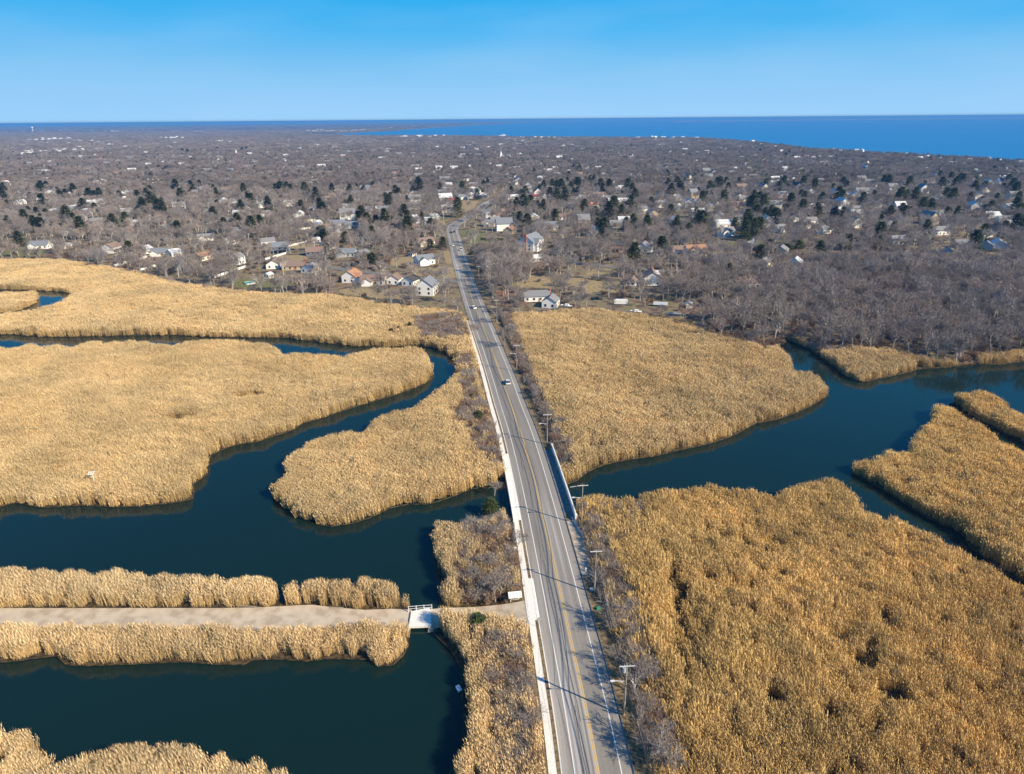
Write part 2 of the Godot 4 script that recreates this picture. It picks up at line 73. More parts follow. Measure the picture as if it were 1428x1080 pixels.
const FAR_HOUSES := [-5215.1,-7798.8,-5551,-8401.5,-5430.8,-8341.8,-5717.7,-8986.2,-5172.2,-8213.4,-5296.9,-8765,-5740.5,-9563.8,-5027.6,-8623.5,-4884.4,-8548.2,-4674.1,-8437.7,-4212.7,-7737.1,-4110.6,-7686.4,-5374,-10703.9,-4310.4,-8765,-2618.8,-4015.5,-2812.7,-4354.9,-2562.4,-4133.9,-2635.2,-4300.3,-2604.4,-4290.8,-2290,-3920.8,-2174,-3764.7,-1947.5,-3481.5,-1715.6,-3140.1,-1688.7,-2824.2,-1584.3,-2669.5,-1468.2,-2526.1,-1591.8,-2494.4,-1495.6,-2371,-1594.1,-2441,-1619.7,-2499.8,-1536.7,-2282,-1527.1,-2537.8,-1991.8,-4250.1,-2038.3,-4424.3,-1919.3,-4226.9,-1470.4,-3684.7,-1387.6,-3545.3,-3025.7,-7147.9,-1904.8,-6981.9,-1724,-6501.7,-1917.8,-7428.6,-1623,-6451.6,-1566,-6423.3,-1610.9,-6827.4,-1453.5,-6367.4,-1397.9,-6339.9,-1446.5,-6741.1,-1527.9,-8248.1,-1498.1,-8535.8,-1456.5,-8837.5,-1423.1,-7152.3,-1535.7,-11577.8,-1364.3,-12701.7,-1145.1,-14997,-726.8,-2901.5,-715.3,-2821.5,-603.9,-4103.3,-524.7,-4240.8,-478.9,-4060.4,-413.4,-4201,-67.5,-4077.4,105.1,-3715.4,172.5,-3763.5,201.1,-3615.9,675.6,-3663.8]
const LAWNS := [["t",[-88.8,-521.5,-71.4,-520.7,-66.6,-490.5,-84.1,-491.3]],["t",[-65.9,-480.4,-40.6,-484.3,-34.3,-451,-61.9,-456.6]],["t",[-53.6,-550.2,-44.5,-549.8,-37.5,-497.1,-46.8,-497.5]],["g",[-35.8,-609.1,-6.4,-607.5,-2.5,-560.7,-30.2,-558.8]],["t",[10.2,-455.9,52,-454.2,51.4,-416.7,7.6,-418.4]],["t",[99.1,-447.8,111.2,-447.3,104.5,-414.7,92.4,-415.2]],["t",[48.7,-432.8,65,-432.1,62.9,-405,44.7,-402.1]],["t",[344.8,-570.6,365.8,-569.5,344.7,-530.9,321.2,-532]],["t",[351.2,-518.5,371.5,-517.5,360.6,-490,333.9,-491.2]],["g",[-430,-578.5,-387,-576.4,-361.9,-540,-402.4,-538.9]],["g",[-179.9,-450.3,-146.5,-448.9,-138.3,-425.8,-168.9,-425]],["t",[-181.6,-534.6,-159.2,-533.6,-153.5,-513.1,-176.2,-514.2]],["t",[-181.8,-587,-158,-585.8,-152.7,-564.8,-176.9,-566]],["t",[-103.1,-420.6,-66.9,-415.4,-63.7,-393.6,-97.6,-403.6]],["t",[-65.9,-912.2,-40.1,-910.2,-43,-820.1,-58.7,-807.8]],["l",[246.7,-469.5,269.3,-473.4,243.1,-417.2,222.2,-414.1]],["l",[141.6,-384.7,167.7,-394,153.3,-362,133,-356.8]],["l",[94.4,-374.9,116.8,-369.4,111.7,-351.7,93,-352.3]],["t",[-82.6,-725.9,-67.8,-725,-62.8,-684,-78.2,-684.9]],["g",[-48.3,-655.4,-29.5,-654.3,-23,-620.2,-39.3,-617.1]],["g",[171.6,-579.5,209.1,-584.8,201,-560.6,165.8,-559]],["l",[-9.9,-413.3,7.5,-412.6,8.8,-377.8,-5.2,-373.5]],["t",[53,-472.9,67.7,-472.3,64.6,-449.2,50.5,-449.8]]]
const BRUSH := [[1,[-21.3,-260.1,-15.6,-261.6,-9.8,-227,-5,-200.7,-2.6,-183.6,-5.3,-180.5,-10.3,-190.7,-15.2,-206.3,-20.4,-217.9,-18.4,-237.3]],[0.8,[-12.4,-152.3,-2.9,-156.2,-0.5,-147.5,1.5,-124.2,-2.6,-123.3,-11.9,-122.5,-14.2,-133.1]],[0.8,[-6.5,-111.8,3.1,-112.7,4.7,-103.8,6.8,-91.9,8.1,-79.9,-3.3,-80,-3.5,-92,-6.8,-103.9]],[1,[-0.5,-318.2,3,-318.1,8.9,-259.3,14.2,-217.2,17.7,-190.2,18,-181,13.9,-183.3,10,-205.8,5.2,-247.6]],[0.9,[16.9,-155.5,21.6,-157.2,24.4,-135.3,25.7,-120.1,27,-103.5,27.1,-85.8,26.3,-79.7,19.8,-79.8,19,-93.3,18.6,-111.5,17.9,-132.7]],[1,[-51.1,-344.9,-26.1,-358,-22,-309.7,-41.5,-310.3]],[0.35,[22.4,-164.5,35.7,-162.4,34.4,-150.2,25.1,-142.5,20.8,-150.4]],[1,[-23.1,-286.9,-18.4,-286.7,-14.4,-261.5,-19.8,-260]],[1,[-5,-357.4,-0.4,-357.2,2.3,-318.2,-1.2,-315.9]]]
const FENCES := [[1.8,[-285.8,-494.9,-279.3,-533.2]],[1.8,[-259.5,-481.2,-253.5,-504]],[1.8,[-197,-455.3,-188.1,-490.7]],[1.8,[-202.8,-664.3,-192,-679.7]],[1.8,[-170.1,-597.3,-142.5,-571.1]],[1.8,[-145.2,-557.9,-140.1,-570.9]],[1.6,[-183.6,-517.3,-175.4,-543.5]],[1.6,[-184.3,-573.1,-173,-601.1]]]
const GUARD_R := [15.1,-154.8,15.9,-151.4,17.1,-146.5,18.4,-141.9,19.9,-136.9]
const GUARD_L := [-2.2,-181.9,-2.6,-186.5,-3.7,-191.3,-5.1,-194.3,-6.5,-196.4]
const GUARD_N := [0.3,-153,0.3,-148.4,0.4,-143.7]
const AT_BOARD := Vector3(0.2, 0.4, -123.1)
const AT_MARKER := Vector3(0.4, 0.8, -141.2)
const AT_BOX := Vector3(17.1, 1.0, -125.3)
const AT_HYDRANT := Vector3(16.5, 1.0, -132.3)
const AT_GREENBOX := Vector3(17.8, 1.0, -119.1)
const AT_FLOATBOX := Vector3(-10.3, -0.25, -98.9)
const AT_NEST := Vector3(-119.3, 0, -174.5)
const AT_SIGNPOST := Vector3(5.1, 1.2, -113.7)
const PATH_W := [-125,-122.6,-64.3,-121.8,-43.5,-122.6,-38,-121.6,-31.7,-120.8,-21.9,-120.8,-21.2,-115.7,-23,-115.8,-28.8,-115.6,-36,-115.1,-46.1,-114.8,-60.7,-114.9,-75.4,-115.1,-90.4,-115.7,-102.8,-116.3,-114.7,-116.9]
const CULVERT := [-21.8,-119.8,-17.9,-121,-17,-115.2,-21.7,-115]
const RAIL := [-22.4,-120,-17.5,-120.5]
const PATH_RISE := [[-18.3,-120.4,-17.7,-115.4,0.6],[-15.6,-120.9,-15.1,-116.1,0.55],[-8.5,-121.1,-8.3,-116.2,0.6],[-3.3,-121.4,-3.2,-115.7,0.85],[0.2,-121.8,0.2,-115.1,1.15],[3.8,-122.6,3.5,-114.7,1.33]]
const GROVES := [[-30.6,-513.2,-6.9,-541.6,14.6,-511.1,13.5,-438.3,3.8,-400,-5.2,-379.9,-13.9,-400.6,-21.5,-439.7],[32.1,-539.8,76.5,-537.6,69,-482.1,32.1,-494],[94.4,-422.9,128.5,-425.6,115.9,-366.3,88.9,-376.7],[125.3,-413.9,155.6,-407.1,127.5,-312.8,110.7,-313.3,105.9,-338.2],[-39,-519.2,-28.2,-427.6,-21.9,-374.1,-29.1,-374.4,-36.9,-424]]

class Builder:
	var v := PackedVector3Array()
	var c := PackedColorArray()
	func tri(p: Vector3, q: Vector3, r: Vector3, k: Color) -> void:
		v.append(p); v.append(q); v.append(r)
		c.append(k); c.append(k); c.append(k)
	func quad(p: Vector3, q: Vector3, r: Vector3, s: Vector3, k := Color.WHITE) -> void:
		tri(p, q, r, k); tri(p, r, s, k)
	func box(o: Vector3, s: Vector3, k := Color.WHITE, b := Basis.IDENTITY) -> void:
		var h := s / 2.0
		var p := []
		for i in 8:
			p.append(o + b * Vector3(h.x if i & 1 else -h.x, h.y if i & 2 else -h.y, h.z if i & 4 else -h.z))
		for f in [[0, 1, 3, 2], [5, 4, 6, 7], [4, 0, 2, 6], [1, 5, 7, 3], [2, 3, 7, 6], [4, 5, 1, 0]]:
			quad(p[f[0]], p[f[1]], p[f[2]], p[f[3]], k)
	func limb(p: Vector3, q: Vector3, r0: float, r1: float, n: int, k := Color.WHITE, closed := false) -> void:
		var d := (q - p).normalized()
		var a := d.cross(Vector3.RIGHT if absf(d.x) < 0.8 else Vector3.UP).normalized()
		var e := d.cross(a)
		for i in n:
			var t0 := TAU * i / n
			var t1 := TAU * (i + 1) / n
			var u0 := a * cos(t0) + e * sin(t0)
			var u1 := a * cos(t1) + e * sin(t1)
			quad(p + u0 * r0, p + u1 * r0, q + u1 * r1, q + u0 * r1, k)
			if closed:
				tri(q, q + u0 * r1, q + u1 * r1, k); tri(p, p + u1 * r0, p + u0 * r0, k)
	func sliver(p: Vector3, q: Vector3, w: float, side: Vector3, k: Color) -> void:
		tri(p - side * w * 0.5, p + side * w * 0.5, q, k)
	func mesh(m: Material) -> ArrayMesh:
		var a := []
		a.resize(Mesh.ARRAY_MAX)
		a[Mesh.ARRAY_VERTEX] = v
		a[Mesh.ARRAY_COLOR] = c
		var o := ArrayMesh.new()
		o.add_surface_from_arrays(Mesh.PRIMITIVE_TRIANGLES, a)
		o.surface_set_material(0, m)
		return o

var rng := RandomNumberGenerator.new()
var wide := FastNoiseLite.new()
var mid := FastNoiseLite.new()
var M := {}
var taken := {}
var road_c := PackedVector2Array()
var road_n := PackedVector2Array()
var road_s := PackedFloat32Array()
var town := PackedVector2Array()
var blocks := {}          # cells of 20 m that hold houses, lawns and streets, for keeping trees off them

# ------------------------------------------------------------------ helpers
func numbered(called: String) -> String:
	if not taken.has(called):
		taken[called] = 0
		return called
	taken[called] += 1
	return "%s_%03d" % [called, taken[called]]

func tag(o: Node, label := "", category := "", group := "", kind := "") -> void:
	if label: o.set_meta("label", label)
	if category: o.set_meta("category", category)
	if group: o.set_meta("group", group)
	if kind: o.set_meta("kind", kind)

func thing(called: String, at: Vector3, turn: float, label: String, category: String, group := "") -> Node3D:
	var o := Node3D.new()
	o.name = numbered(called)
	add_child(o)
	o.position = at
	o.rotation.y = turn
	tag(o, label, category, group)
	return o

func put(called: String, m: Mesh, parent: Node = self, at := Vector3.ZERO) -> MeshInstance3D:
	var o := MeshInstance3D.new()
	o.name = numbered(called) if parent == self else called
	o.mesh = m
	parent.add_child(o, true)
	o.position = at
	return o

func setting(called: String, m: Mesh) -> MeshInstance3D:
	var o := put(called, m)
	tag(o, "", "", "", "structure")
	return o

func paint(called: String, c: Color, rough := 0.9, metal := 0.0) -> StandardMaterial3D:
	var m := StandardMaterial3D.new()
	m.resource_name = called
	m.albedo_color = c.linear_to_srgb()
	m.roughness = rough
	m.metallic = metal
	M[called] = m
	return m

func tinted(called: String, rough := 0.9) -> StandardMaterial3D:
	var m := paint(called, Color.WHITE, rough)
	m.vertex_color_use_as_albedo = true
	return m

func speckle(sd: int, freq: float, size: int, stops: Array, oct := 4, kind := FastNoiseLite.TYPE_SIMPLEX_SMOOTH) -> NoiseTexture2D:
	var n := FastNoiseLite.new()
	n.seed = sd
	n.noise_type = kind
	n.frequency = freq
	n.fractal_octaves = oct
	var g := Gradient.new()
	var off := PackedFloat32Array()
	var col := PackedColorArray()
	for s in stops:
		off.append(s[0])
		col.append((s[1] as Color).linear_to_srgb())
	g.offsets = off
	g.colors = col
	var t := NoiseTexture2D.new()
	t.width = size
	t.height = size
	t.seamless = true
	t.noise = n
	t.color_ramp = g
	return t

func earth(called: String, stops: Array, metres: float, fine: Array, fine_metres: float, sd: int, rough := 0.95) -> StandardMaterial3D:
	var m := paint(called, Color.WHITE, rough)
	m.albedo_texture = speckle(sd, 0.008, 1024, stops, 6)
	m.uv1_triplanar = true
	m.uv1_world_triplanar = true
	m.uv1_scale = Vector3.ONE / metres
	m.detail_enabled = true
	m.detail_blend_mode = BaseMaterial3D.BLEND_MODE_MUL
	m.detail_uv_layer = BaseMaterial3D.DETAIL_UV_2
	m.uv2_triplanar = true
	m.uv2_world_triplanar = true
	m.uv2_scale = Vector3.ONE / fine_metres
	m.detail_albedo = speckle(sd + 1, 0.03, 512, fine, 5)
	return m

func pairs(a: Array) -> PackedVector2Array:
	var p := PackedVector2Array()
	for i in a.size() / 2:
		p.append(Vector2(a[2 * i], a[2 * i + 1]))
	return p

func plate(p: PackedVector2Array, y: float, m: Material, skirt := 0.0) -> ArrayMesh:
	var b := Builder.new()
	var t := Geometry2D.triangulate_polygon(p)
	for i in t.size() / 3:
		var q := [p[t[3 * i]], p[t[3 * i + 1]], p[t[3 * i + 2]]]
		if (q[1] - q[0]).cross(q[2] - q[0]) < 0.0:
			q = [q[0], q[2], q[1]]
		b.tri(Vector3(q[0].x, y, q[0].y), Vector3(q[1].x, y, q[1].y), Vector3(q[2].x, y, q[2].y), Color.WHITE)
	if skirt > 0.0:
		for i in p.size():
			var a := p[i]
			var e := p[(i + 1) % p.size()]
			b.quad(Vector3(a.x, y, a.y), Vector3(e.x, y, e.y), Vector3(e.x, y - skirt, e.y), Vector3(a.x, y - skirt, a.y))
	return b.mesh(m)

func chop(p: PackedVector2Array, step: float) -> PackedVector2Array:
	# rounds an outline and gives it a slightly uneven edge
	var o := PackedVector2Array()
	var n := p.size()
	for i in n:
		var a := p[(i - 1 + n) % n]
		var q := p[i]
		var e := p[(i + 1) % n]
		var f := p[(i + 2) % n]
		var k := maxi(1, int(q.distance_to(e) / step))
		if k > 60: k = 1
		for j in k:
			var t := float(j) / k
			var w := q.cubic_interpolate(e, a, f, t) if k > 1 else q
			if q.distance_to(e) > 40.0: w = q.lerp(e, t)
			o.append(w)
	return o

func in_view(x: float, z: float, margin := 50.0) -> bool:
	return absf(x) < 0.745 * (35.4 - z * 0.9324) + margin * 0.745

func note_block(x: float, z: float, r: float) -> void:
	var k := Vector2i(floori(x / 20.0), floori(z / 20.0))
	if not blocks.has(k): blocks[k] = []
	blocks[k].append(Vector3(x, z, r))

func blocked(x: float, z: float) -> bool:
	var k := Vector2i(floori(x / 20.0), floori(z / 20.0))
	for i in range(-1, 2):
		for j in range(-1, 2):
			var q := k + Vector2i(i, j)
			if blocks.has(q):
				for c in blocks[q]:
					if Vector2(c.x - x, c.y - z).length_squared() < c.z * c.z:
						return true
	return false

func road_offset(x: float, z: float) -> float:
	# signed distance from the main road's centre line (right positive), for -1100 < z < -40
	var lo := 0
	var hi := road_c.size() - 1
	if z > road_c[0].y: return x - road_c[0].x
	if z < road_c[hi].y: return 999.0
	while hi - lo > 1:
		var k := (lo + hi) / 2
		if road_c[k].y > z: lo = k
		else: hi = k
	return (Vector2(x, z) - road_c[lo]).dot(road_n[lo])

func at_z(z: float) -> int:
	for i in road_c.size():
		if road_c[i].y <= z: return i
	return road_c.size() - 1

# ------------------------------------------------------------------ the scene
func _ready() -> void:
	rng.seed = 20240217
	wide.seed = 7; wide.frequency = 0.018; wide.fractal_octaves = 3
	mid.seed = 11; mid.frequency = 0.09; mid.fractal_octaves = 2

	var cam := Camera3D.new()
	cam.name = "camera"
	cam.position = Vector3(0, 98, 0)
	cam.rotation_order = EULER_ORDER_YXZ
	cam.rotation_degrees = Vector3(-21.1839, 0, -0.4939)
	cam.fov = 58.4615
	cam.near = 0.5
	cam.far = 150000.0
	add_child(cam)
	cam.current = true

	var sky := PanoramaSkyMaterial.new()
	sky.panorama = clear_sky()
	var env := Environment.new()
	env.background_mode = Environment.BG_SKY
	env.sky = Sky.new()
	env.sky.sky_material = sky
	env.tonemap_mode = Environment.TONE_MAPPER_LINEAR
	env.tonemap_exposure = 1.5
	env.sdfgi_enabled = true
	env.ssao_enabled = true
	env.ssil_enabled = true
	env.fog_enabled = true
	env.fog_density = 0.00008
	env.fog_light_color = Color(0.42, 0.71, 1.0)
	var we := WorldEnvironment.new()
	we.name = "environment"
	we.environment = env
	add_child(we)

	var sun := DirectionalLight3D.new()
	sun.name = "sun"
	sun.light_energy = 1.6
	sun.light_color = Color(1.0, 0.93, 0.80)
	sun.light_angular_distance = 0.5
	sun.shadow_enabled = true
	add_child(sun)
	sun.look_at_from_position(Vector3.ZERO, Vector3(-0.853 * 0.8387, -0.5446, -0.522 * 0.8387))

	materials()
	lay_road_line()
	ground_and_water()
	main_road()
	bridge()
	causeway()
	print("setting built")
	place_houses()
	place_people_things()
	print("houses built")
	reeds()
	print("reeds built")
	plants()
	print("plants built")

func clear_sky() -> ImageTexture:
	# a cloudless winter sky, the same all round: pale at the horizon, azure a few degrees up, deep blue overhead
	var at := [0.0, 2.0, 4.0, 6.0, 8.0, 15.0, 30.0, 60.0, 90.0]
	var col := [Color(0.24, 0.45, 0.68), Color(0.205, 0.425, 0.66), Color(0.135, 0.38, 0.635), Color(0.06, 0.335, 0.63), Color(0.025, 0.30, 0.615), Color(0.010, 0.22, 0.53), Color(0.008, 0.145, 0.41), Color(0.010, 0.105, 0.33), Color(0.010, 0.095, 0.30)]
	var n := FastNoiseLite.new()
	n.seed = 23
	n.frequency = 0.012
	n.fractal_octaves = 4
	var im := Image.create(512, 1024, false, Image.FORMAT_RGBF)
	for y in 1024:
		var up := 90.0 - 180.0 * (y + 0.5) / 1024.0
		var c := Color(0.10, 0.15, 0.20)
		if up < 0.0:
			im.fill_rect(Rect2i(0, y, 512, 1), c)
			continue
		for k in at.size() - 1:
			if up <= at[k + 1]:
				var t: float = (up - at[k]) / (at[k + 1] - at[k])
				c = (col[k] as Color).lerp(col[k + 1], t) * 0.95
				break
		for x in 512:
			var a := TAU * x / 512.0
			var veil := clampf(0.25 + 1.1 * n.get_noise_3d(cos(a) * 260.0, up * 22.0, sin(a) * 260.0), 0.0, 1.0) * exp(-up / 16.0)
			im.set_pixel(x, y, c.lerp(Color(0.30, 0.46, 0.66), 0.22 * veil))
	return ImageTexture.create_from_image(im)

func materials() -> void:
	var mud := earth("mud", [[0.2, Color(0.045, 0.032, 0.02)], [0.5, Color(0.10, 0.072, 0.042)], [0.8, Color(0.17, 0.125, 0.07)]], 14.0, [[0.3, Color(0.5, 0.5, 0.5)], [0.7, Color(1, 1, 1)]], 2.0, 21)
	mud.metallic_specular = 0.2
	earth("soil", [[0.25, Color(0.12, 0.082, 0.058)], [0.42, Color(0.22, 0.16, 0.10)], [0.58, Color(0.30, 0.23, 0.13)], [0.8, Color(0.19, 0.18, 0.08)]], 90.0, [[0.3, Color(0.55, 0.55, 0.55)], [0.7, Color(1, 1, 1)]], 7.0, 31)
	earth("verge", [[0.2, Color(0.13, 0.09, 0.05)], [0.5, Color(0.26, 0.185, 0.09)], [0.8, Color(0.33, 0.25, 0.14)]], 9.0, [[0.3, Color(0.6, 0.6, 0.6)], [0.7, Color(1, 1, 1)]], 1.3, 41)
	earth("tan_lawn", [[0.2, Color(0.24, 0.17, 0.085)], [0.5, Color(0.36, 0.27, 0.14)], [0.8, Color(0.42, 0.33, 0.18)]], 22.0, [[0.3, Color(0.75, 0.75, 0.7)], [0.7, Color(1, 1, 1)]], 3.0, 51)
	earth("green_lawn", [[0.2, Color(0.09, 0.10, 0.03)], [0.5, Color(0.17, 0.17, 0.055)], [0.8, Color(0.25, 0.23, 0.09)]], 22.0, [[0.3, Color(0.75, 0.75, 0.7)], [0.7, Color(1, 1, 1)]], 3.0, 61)
	earth("leaf_litter", [[0.2, Color(0.15, 0.075, 0.045)], [0.5, Color(0.24, 0.13, 0.08)], [0.8, Color(0.30, 0.19, 0.12)]], 22.0, [[0.3, Color(0.6, 0.6, 0.6)], [0.7, Color(1, 1, 1)]], 3.0, 71)
	earth("gravel", [[0.2, Color(0.44, 0.36, 0.27)], [0.5, Color(0.56, 0.47, 0.36)], [0.8, Color(0.61, 0.53, 0.42)]], 31.0, [[0.25, Color(0.74, 0.73, 0.71)], [0.6, Color(1, 1, 1)]], 1.9, 81)
	earth("concrete", [[0.2, Color(0.74, 0.71, 0.65)], [0.5, Color(0.82, 0.79, 0.73)], [0.8, Color(0.86, 0.83, 0.78)]], 5.0, [[0.25, Color(0.92, 0.92, 0.91)], [0.6, Color(1, 1, 1)]], 0.8, 91, 0.85)
	earth("street_asphalt", [[0.2, Color(0.14, 0.135, 0.13)], [0.5, Color(0.19, 0.185, 0.18)], [0.8, Color(0.23, 0.225, 0.22)]], 18.0, [[0.25, Color(0.8, 0.8, 0.8)], [0.6, Color(1, 1, 1)]], 1.7, 101, 0.8)
	# still tidal water and the open bay
	for k in [["creek_water", Color(0.005, 0.018, 0.0155), 0.07, 6.0, 0.10], ["sea_water", Color(0.003, 0.14, 0.38), 0.3, 60.0, 0.5]]:
		var w := paint(k[0], k[1], k[2])
		w.metallic_specular = 0.31 if k[0] == "creek_water" else 0.25
		var n := FastNoiseLite.new()
		n.seed = 5
		n.frequency = 0.03
		n.fractal_octaves = 4
		var t := NoiseTexture2D.new()
		t.width = 512; t.height = 512
		t.seamless = true
		t.noise = n
		t.as_normal_map = true
		t.bump_strength = 2.0
		w.normal_enabled = true
		w.normal_texture = t
		w.normal_scale = k[4]
		w.uv1_triplanar = true
		w.uv1_world_triplanar = true
		w.uv1_scale = Vector3.ONE / k[3]
	var asphalt := paint("asphalt", Color.WHITE, 0.75)
	asphalt.albedo_texture = asphalt_image()
	tinted("reed", 0.85).metallic_specular = 0.3
	tinted("bark", 0.95).metallic_specular = 0.2
	tinted("needles", 0.9).metallic_specular = 0.25
	tinted("coat", 0.6)
	paint("white_line", Color(0.82, 0.82, 0.80), 0.7)
	paint("yellow_line", Color(0.72, 0.45, 0.09), 0.7)
	paint("tar", Color(0.03, 0.03, 0.03), 0.6)
	paint("pole_wood", Color(0.30, 0.25, 0.20), 0.9)
	paint("galvanised", Color(0.52, 0.54, 0.56), 0.45, 0.5)
	paint("lamp_grey", Color(0.72, 0.73, 0.74), 0.5, 0.1)
	paint("cable", Color(0.02, 0.02, 0.022), 0.6)
	paint("glass_dark", Color(0.025, 0.03, 0.038), 0.12)
	paint("white_paint", Color(0.80, 0.80, 0.78), 0.6)
	paint("rubber", Color(0.015, 0.015, 0.015), 0.8)
	paint("brick", Color(0.36, 0.16, 0.11), 0.9)
	paint("board_picture", Color(0.20, 0.16, 0.12), 0.6)
	paint("green_metal", Color(0.04, 0.30, 0.14), 0.5)
	var walls := {"W": Color(0.84, 0.84, 0.82), "C": Color(0.70, 0.66, 0.54), "G": Color(0.42, 0.43, 0.44), "B": Color(0.40, 0.44, 0.48), "T": Color(0.50, 0.40, 0.28), "R": Color(0.42, 0.22, 0.16), "M": Color(0.52, 0.68, 0.60), "D": Color(0.14, 0.17, 0.22)}
	for k in walls: paint("wall" + k, walls[k], 0.75)
	var roofs := {"g": Color(0.22, 0.225, 0.24), "b": Color(0.24, 0.17, 0.14), "k": Color(0.06, 0.062, 0.07), "r": Color(0.42, 0.10, 0.08), "o": Color(0.42, 0.22, 0.13), "s": Color(0.20, 0.22, 0.255), "l": Color(0.58, 0.60, 0.63)}
	for k in roofs:
		var r := earth("roof" + k, [[0.2, roofs[k] * 0.86], [0.8, roofs[k] * 1.1]], 6.0, [[0.25, Color(0.85, 0.85, 0.85)], [0.6, Color(1, 1, 1)]], 1.5, 131)
		r.albedo_texture = null
		r.albedo_color = (roofs[k] as Color).linear_to_srgb()

func asphalt_image() -> ImageTexture:
	# 11.4 m across (u, from the left kerb) and 400 m along (v, from z = -50 on): worn wheel paths, patches, salt left by the ploughs, drips
	var w := 128
	var h := 2048
	var im := Image.create(w, h, false, Image.FORMAT_RGB8)
	var n := FastNoiseLite.new()
	n.seed = 17; n.frequency = 0.02; n.fractal_octaves = 4
	var f := FastNoiseLite.new()
	f.seed = 19; f.frequency = 0.25; f.fractal_octaves = 2
	for y in h:
		var along := 400.0 * y / h
		var salt := clampf((96.0 - along) / 40.0, 0.0, 1.0) * (0.75 + 0.5 * n.get_noise_2d(along * 0.6, 900.0))
		for x in w:
			var across := 11.4 * x / w - 5.7
			var lane := across + 1.85 if across < 0.0 else across - 1.85
			var tone := 0.215 + 0.045 * n.get_noise_2d(across * 14.0, along * 0.9) + 0.03 * f.get_noise_2d(x * 1.7, y * 0.7)
			var wheel := exp(-pow((absf(lane) - 0.85) / 0.38, 2.0))
			tone -= 0.03 * wheel
			tone -= 0.05 * exp(-pow(lane / 0.28, 2.0)) * (0.6 + 0.4 * n.get_noise_2d(50.0, along * 1.5))
			if absf(across) > 3.7: tone += 0.03
			if across > 0.0: tone += 0.02
			var streak := clampf(0.5 + 1.6 * n.get_noise_2d(across * 60.0 + 300.0, along * 0.35), 0.0, 1.0)
			var s := 0.0
			if across < 0.2: s = salt * streak * (0.24 if across > -3.6 else 0.10)
			elif across < 2.6: s = 0.16 * streak * clampf(1.0 - absf(along - 95.0) / 40.0, 0.0, 1.0)
			var c := Color(tone * 1.09 + s, tone * 1.0 + s, tone * 0.88 + s * 1.02)
			im.set_pixel(x, y, c.linear_to_srgb())
	return ImageTexture.create_from_image(im)

func lay_road_line() -> void:
	var k := pairs(ROAD)
	var s := 0.0
	for i in k.size() - 1:
		var a := k[maxi(i - 1, 0)]
		var d := k[mini(i + 2, k.size() - 1)]
		var n := maxi(1, int(k[i].distance_to(k[i + 1]) / 3.0))
		for j in n:
			road_c.append(k[i].cubic_interpolate(k[i + 1], a, d, float(j) / n))
	# smooth once more, so that hand-measured points leave no kinks
	for r in 6:
		var q := road_c.duplicate()
		for i in range(1, q.size() - 1):
			road_c[i] = (q[i - 1] + q[i] * 2.0 + q[i + 1]) / 4.0
	for i in road_c.size():
		var t := (road_c[mini(i + 1, road_c.size() - 1)] - road_c[maxi(i - 1, 0)]).normalized()
		road_n.append(Vector2(-t.y, t.x))
		if i > 0: s += road_c[i].distance_to(road_c[i - 1])
		road_s.append(s)

func on_road(i: int, off: float, y: float) -> Vector3:
	var p := road_c[i] + road_n[i] * off
	return Vector3(p.x, y, p.y)

func strip(profile: Array, i0: int, i1: int, m: Material, uv := false) -> ArrayMesh:
	# profile: [offset, height] from left to right, swept along the road
	var v := PackedVector3Array()
	var t := PackedVector2Array()
	for i in range(i0, i1):
		for j in profile.size() - 1:
			var a := on_road(i, profile[j][0], profile[j][1])
			var b := on_road(i, profile[j + 1][0], profile[j + 1][1])
			var c := on_road(i + 1, profile[j + 1][0], profile[j + 1][1])
			var d := on_road(i + 1, profile[j][0], profile[j][1])
			for q in [[a, i, j], [d, i + 1, j], [c, i + 1, j + 1], [a, i, j], [c, i + 1, j + 1], [b, i, j + 1]]:
				v.append(q[0])
				t.append(Vector2((profile[q[2]][0] + 5.7) / 11.4, road_s[q[1]] / 400.0))
	var arr := []
	arr.resize(Mesh.ARRAY_MAX)
	arr[Mesh.ARRAY_VERTEX] = v
	if uv: arr[Mesh.ARRAY_TEX_UV] = t
	var o := ArrayMesh.new()
	o.add_surface_from_arrays(Mesh.PRIMITIVE_TRIANGLES, arr)
	o.surface_set_material(0, m)
	return o

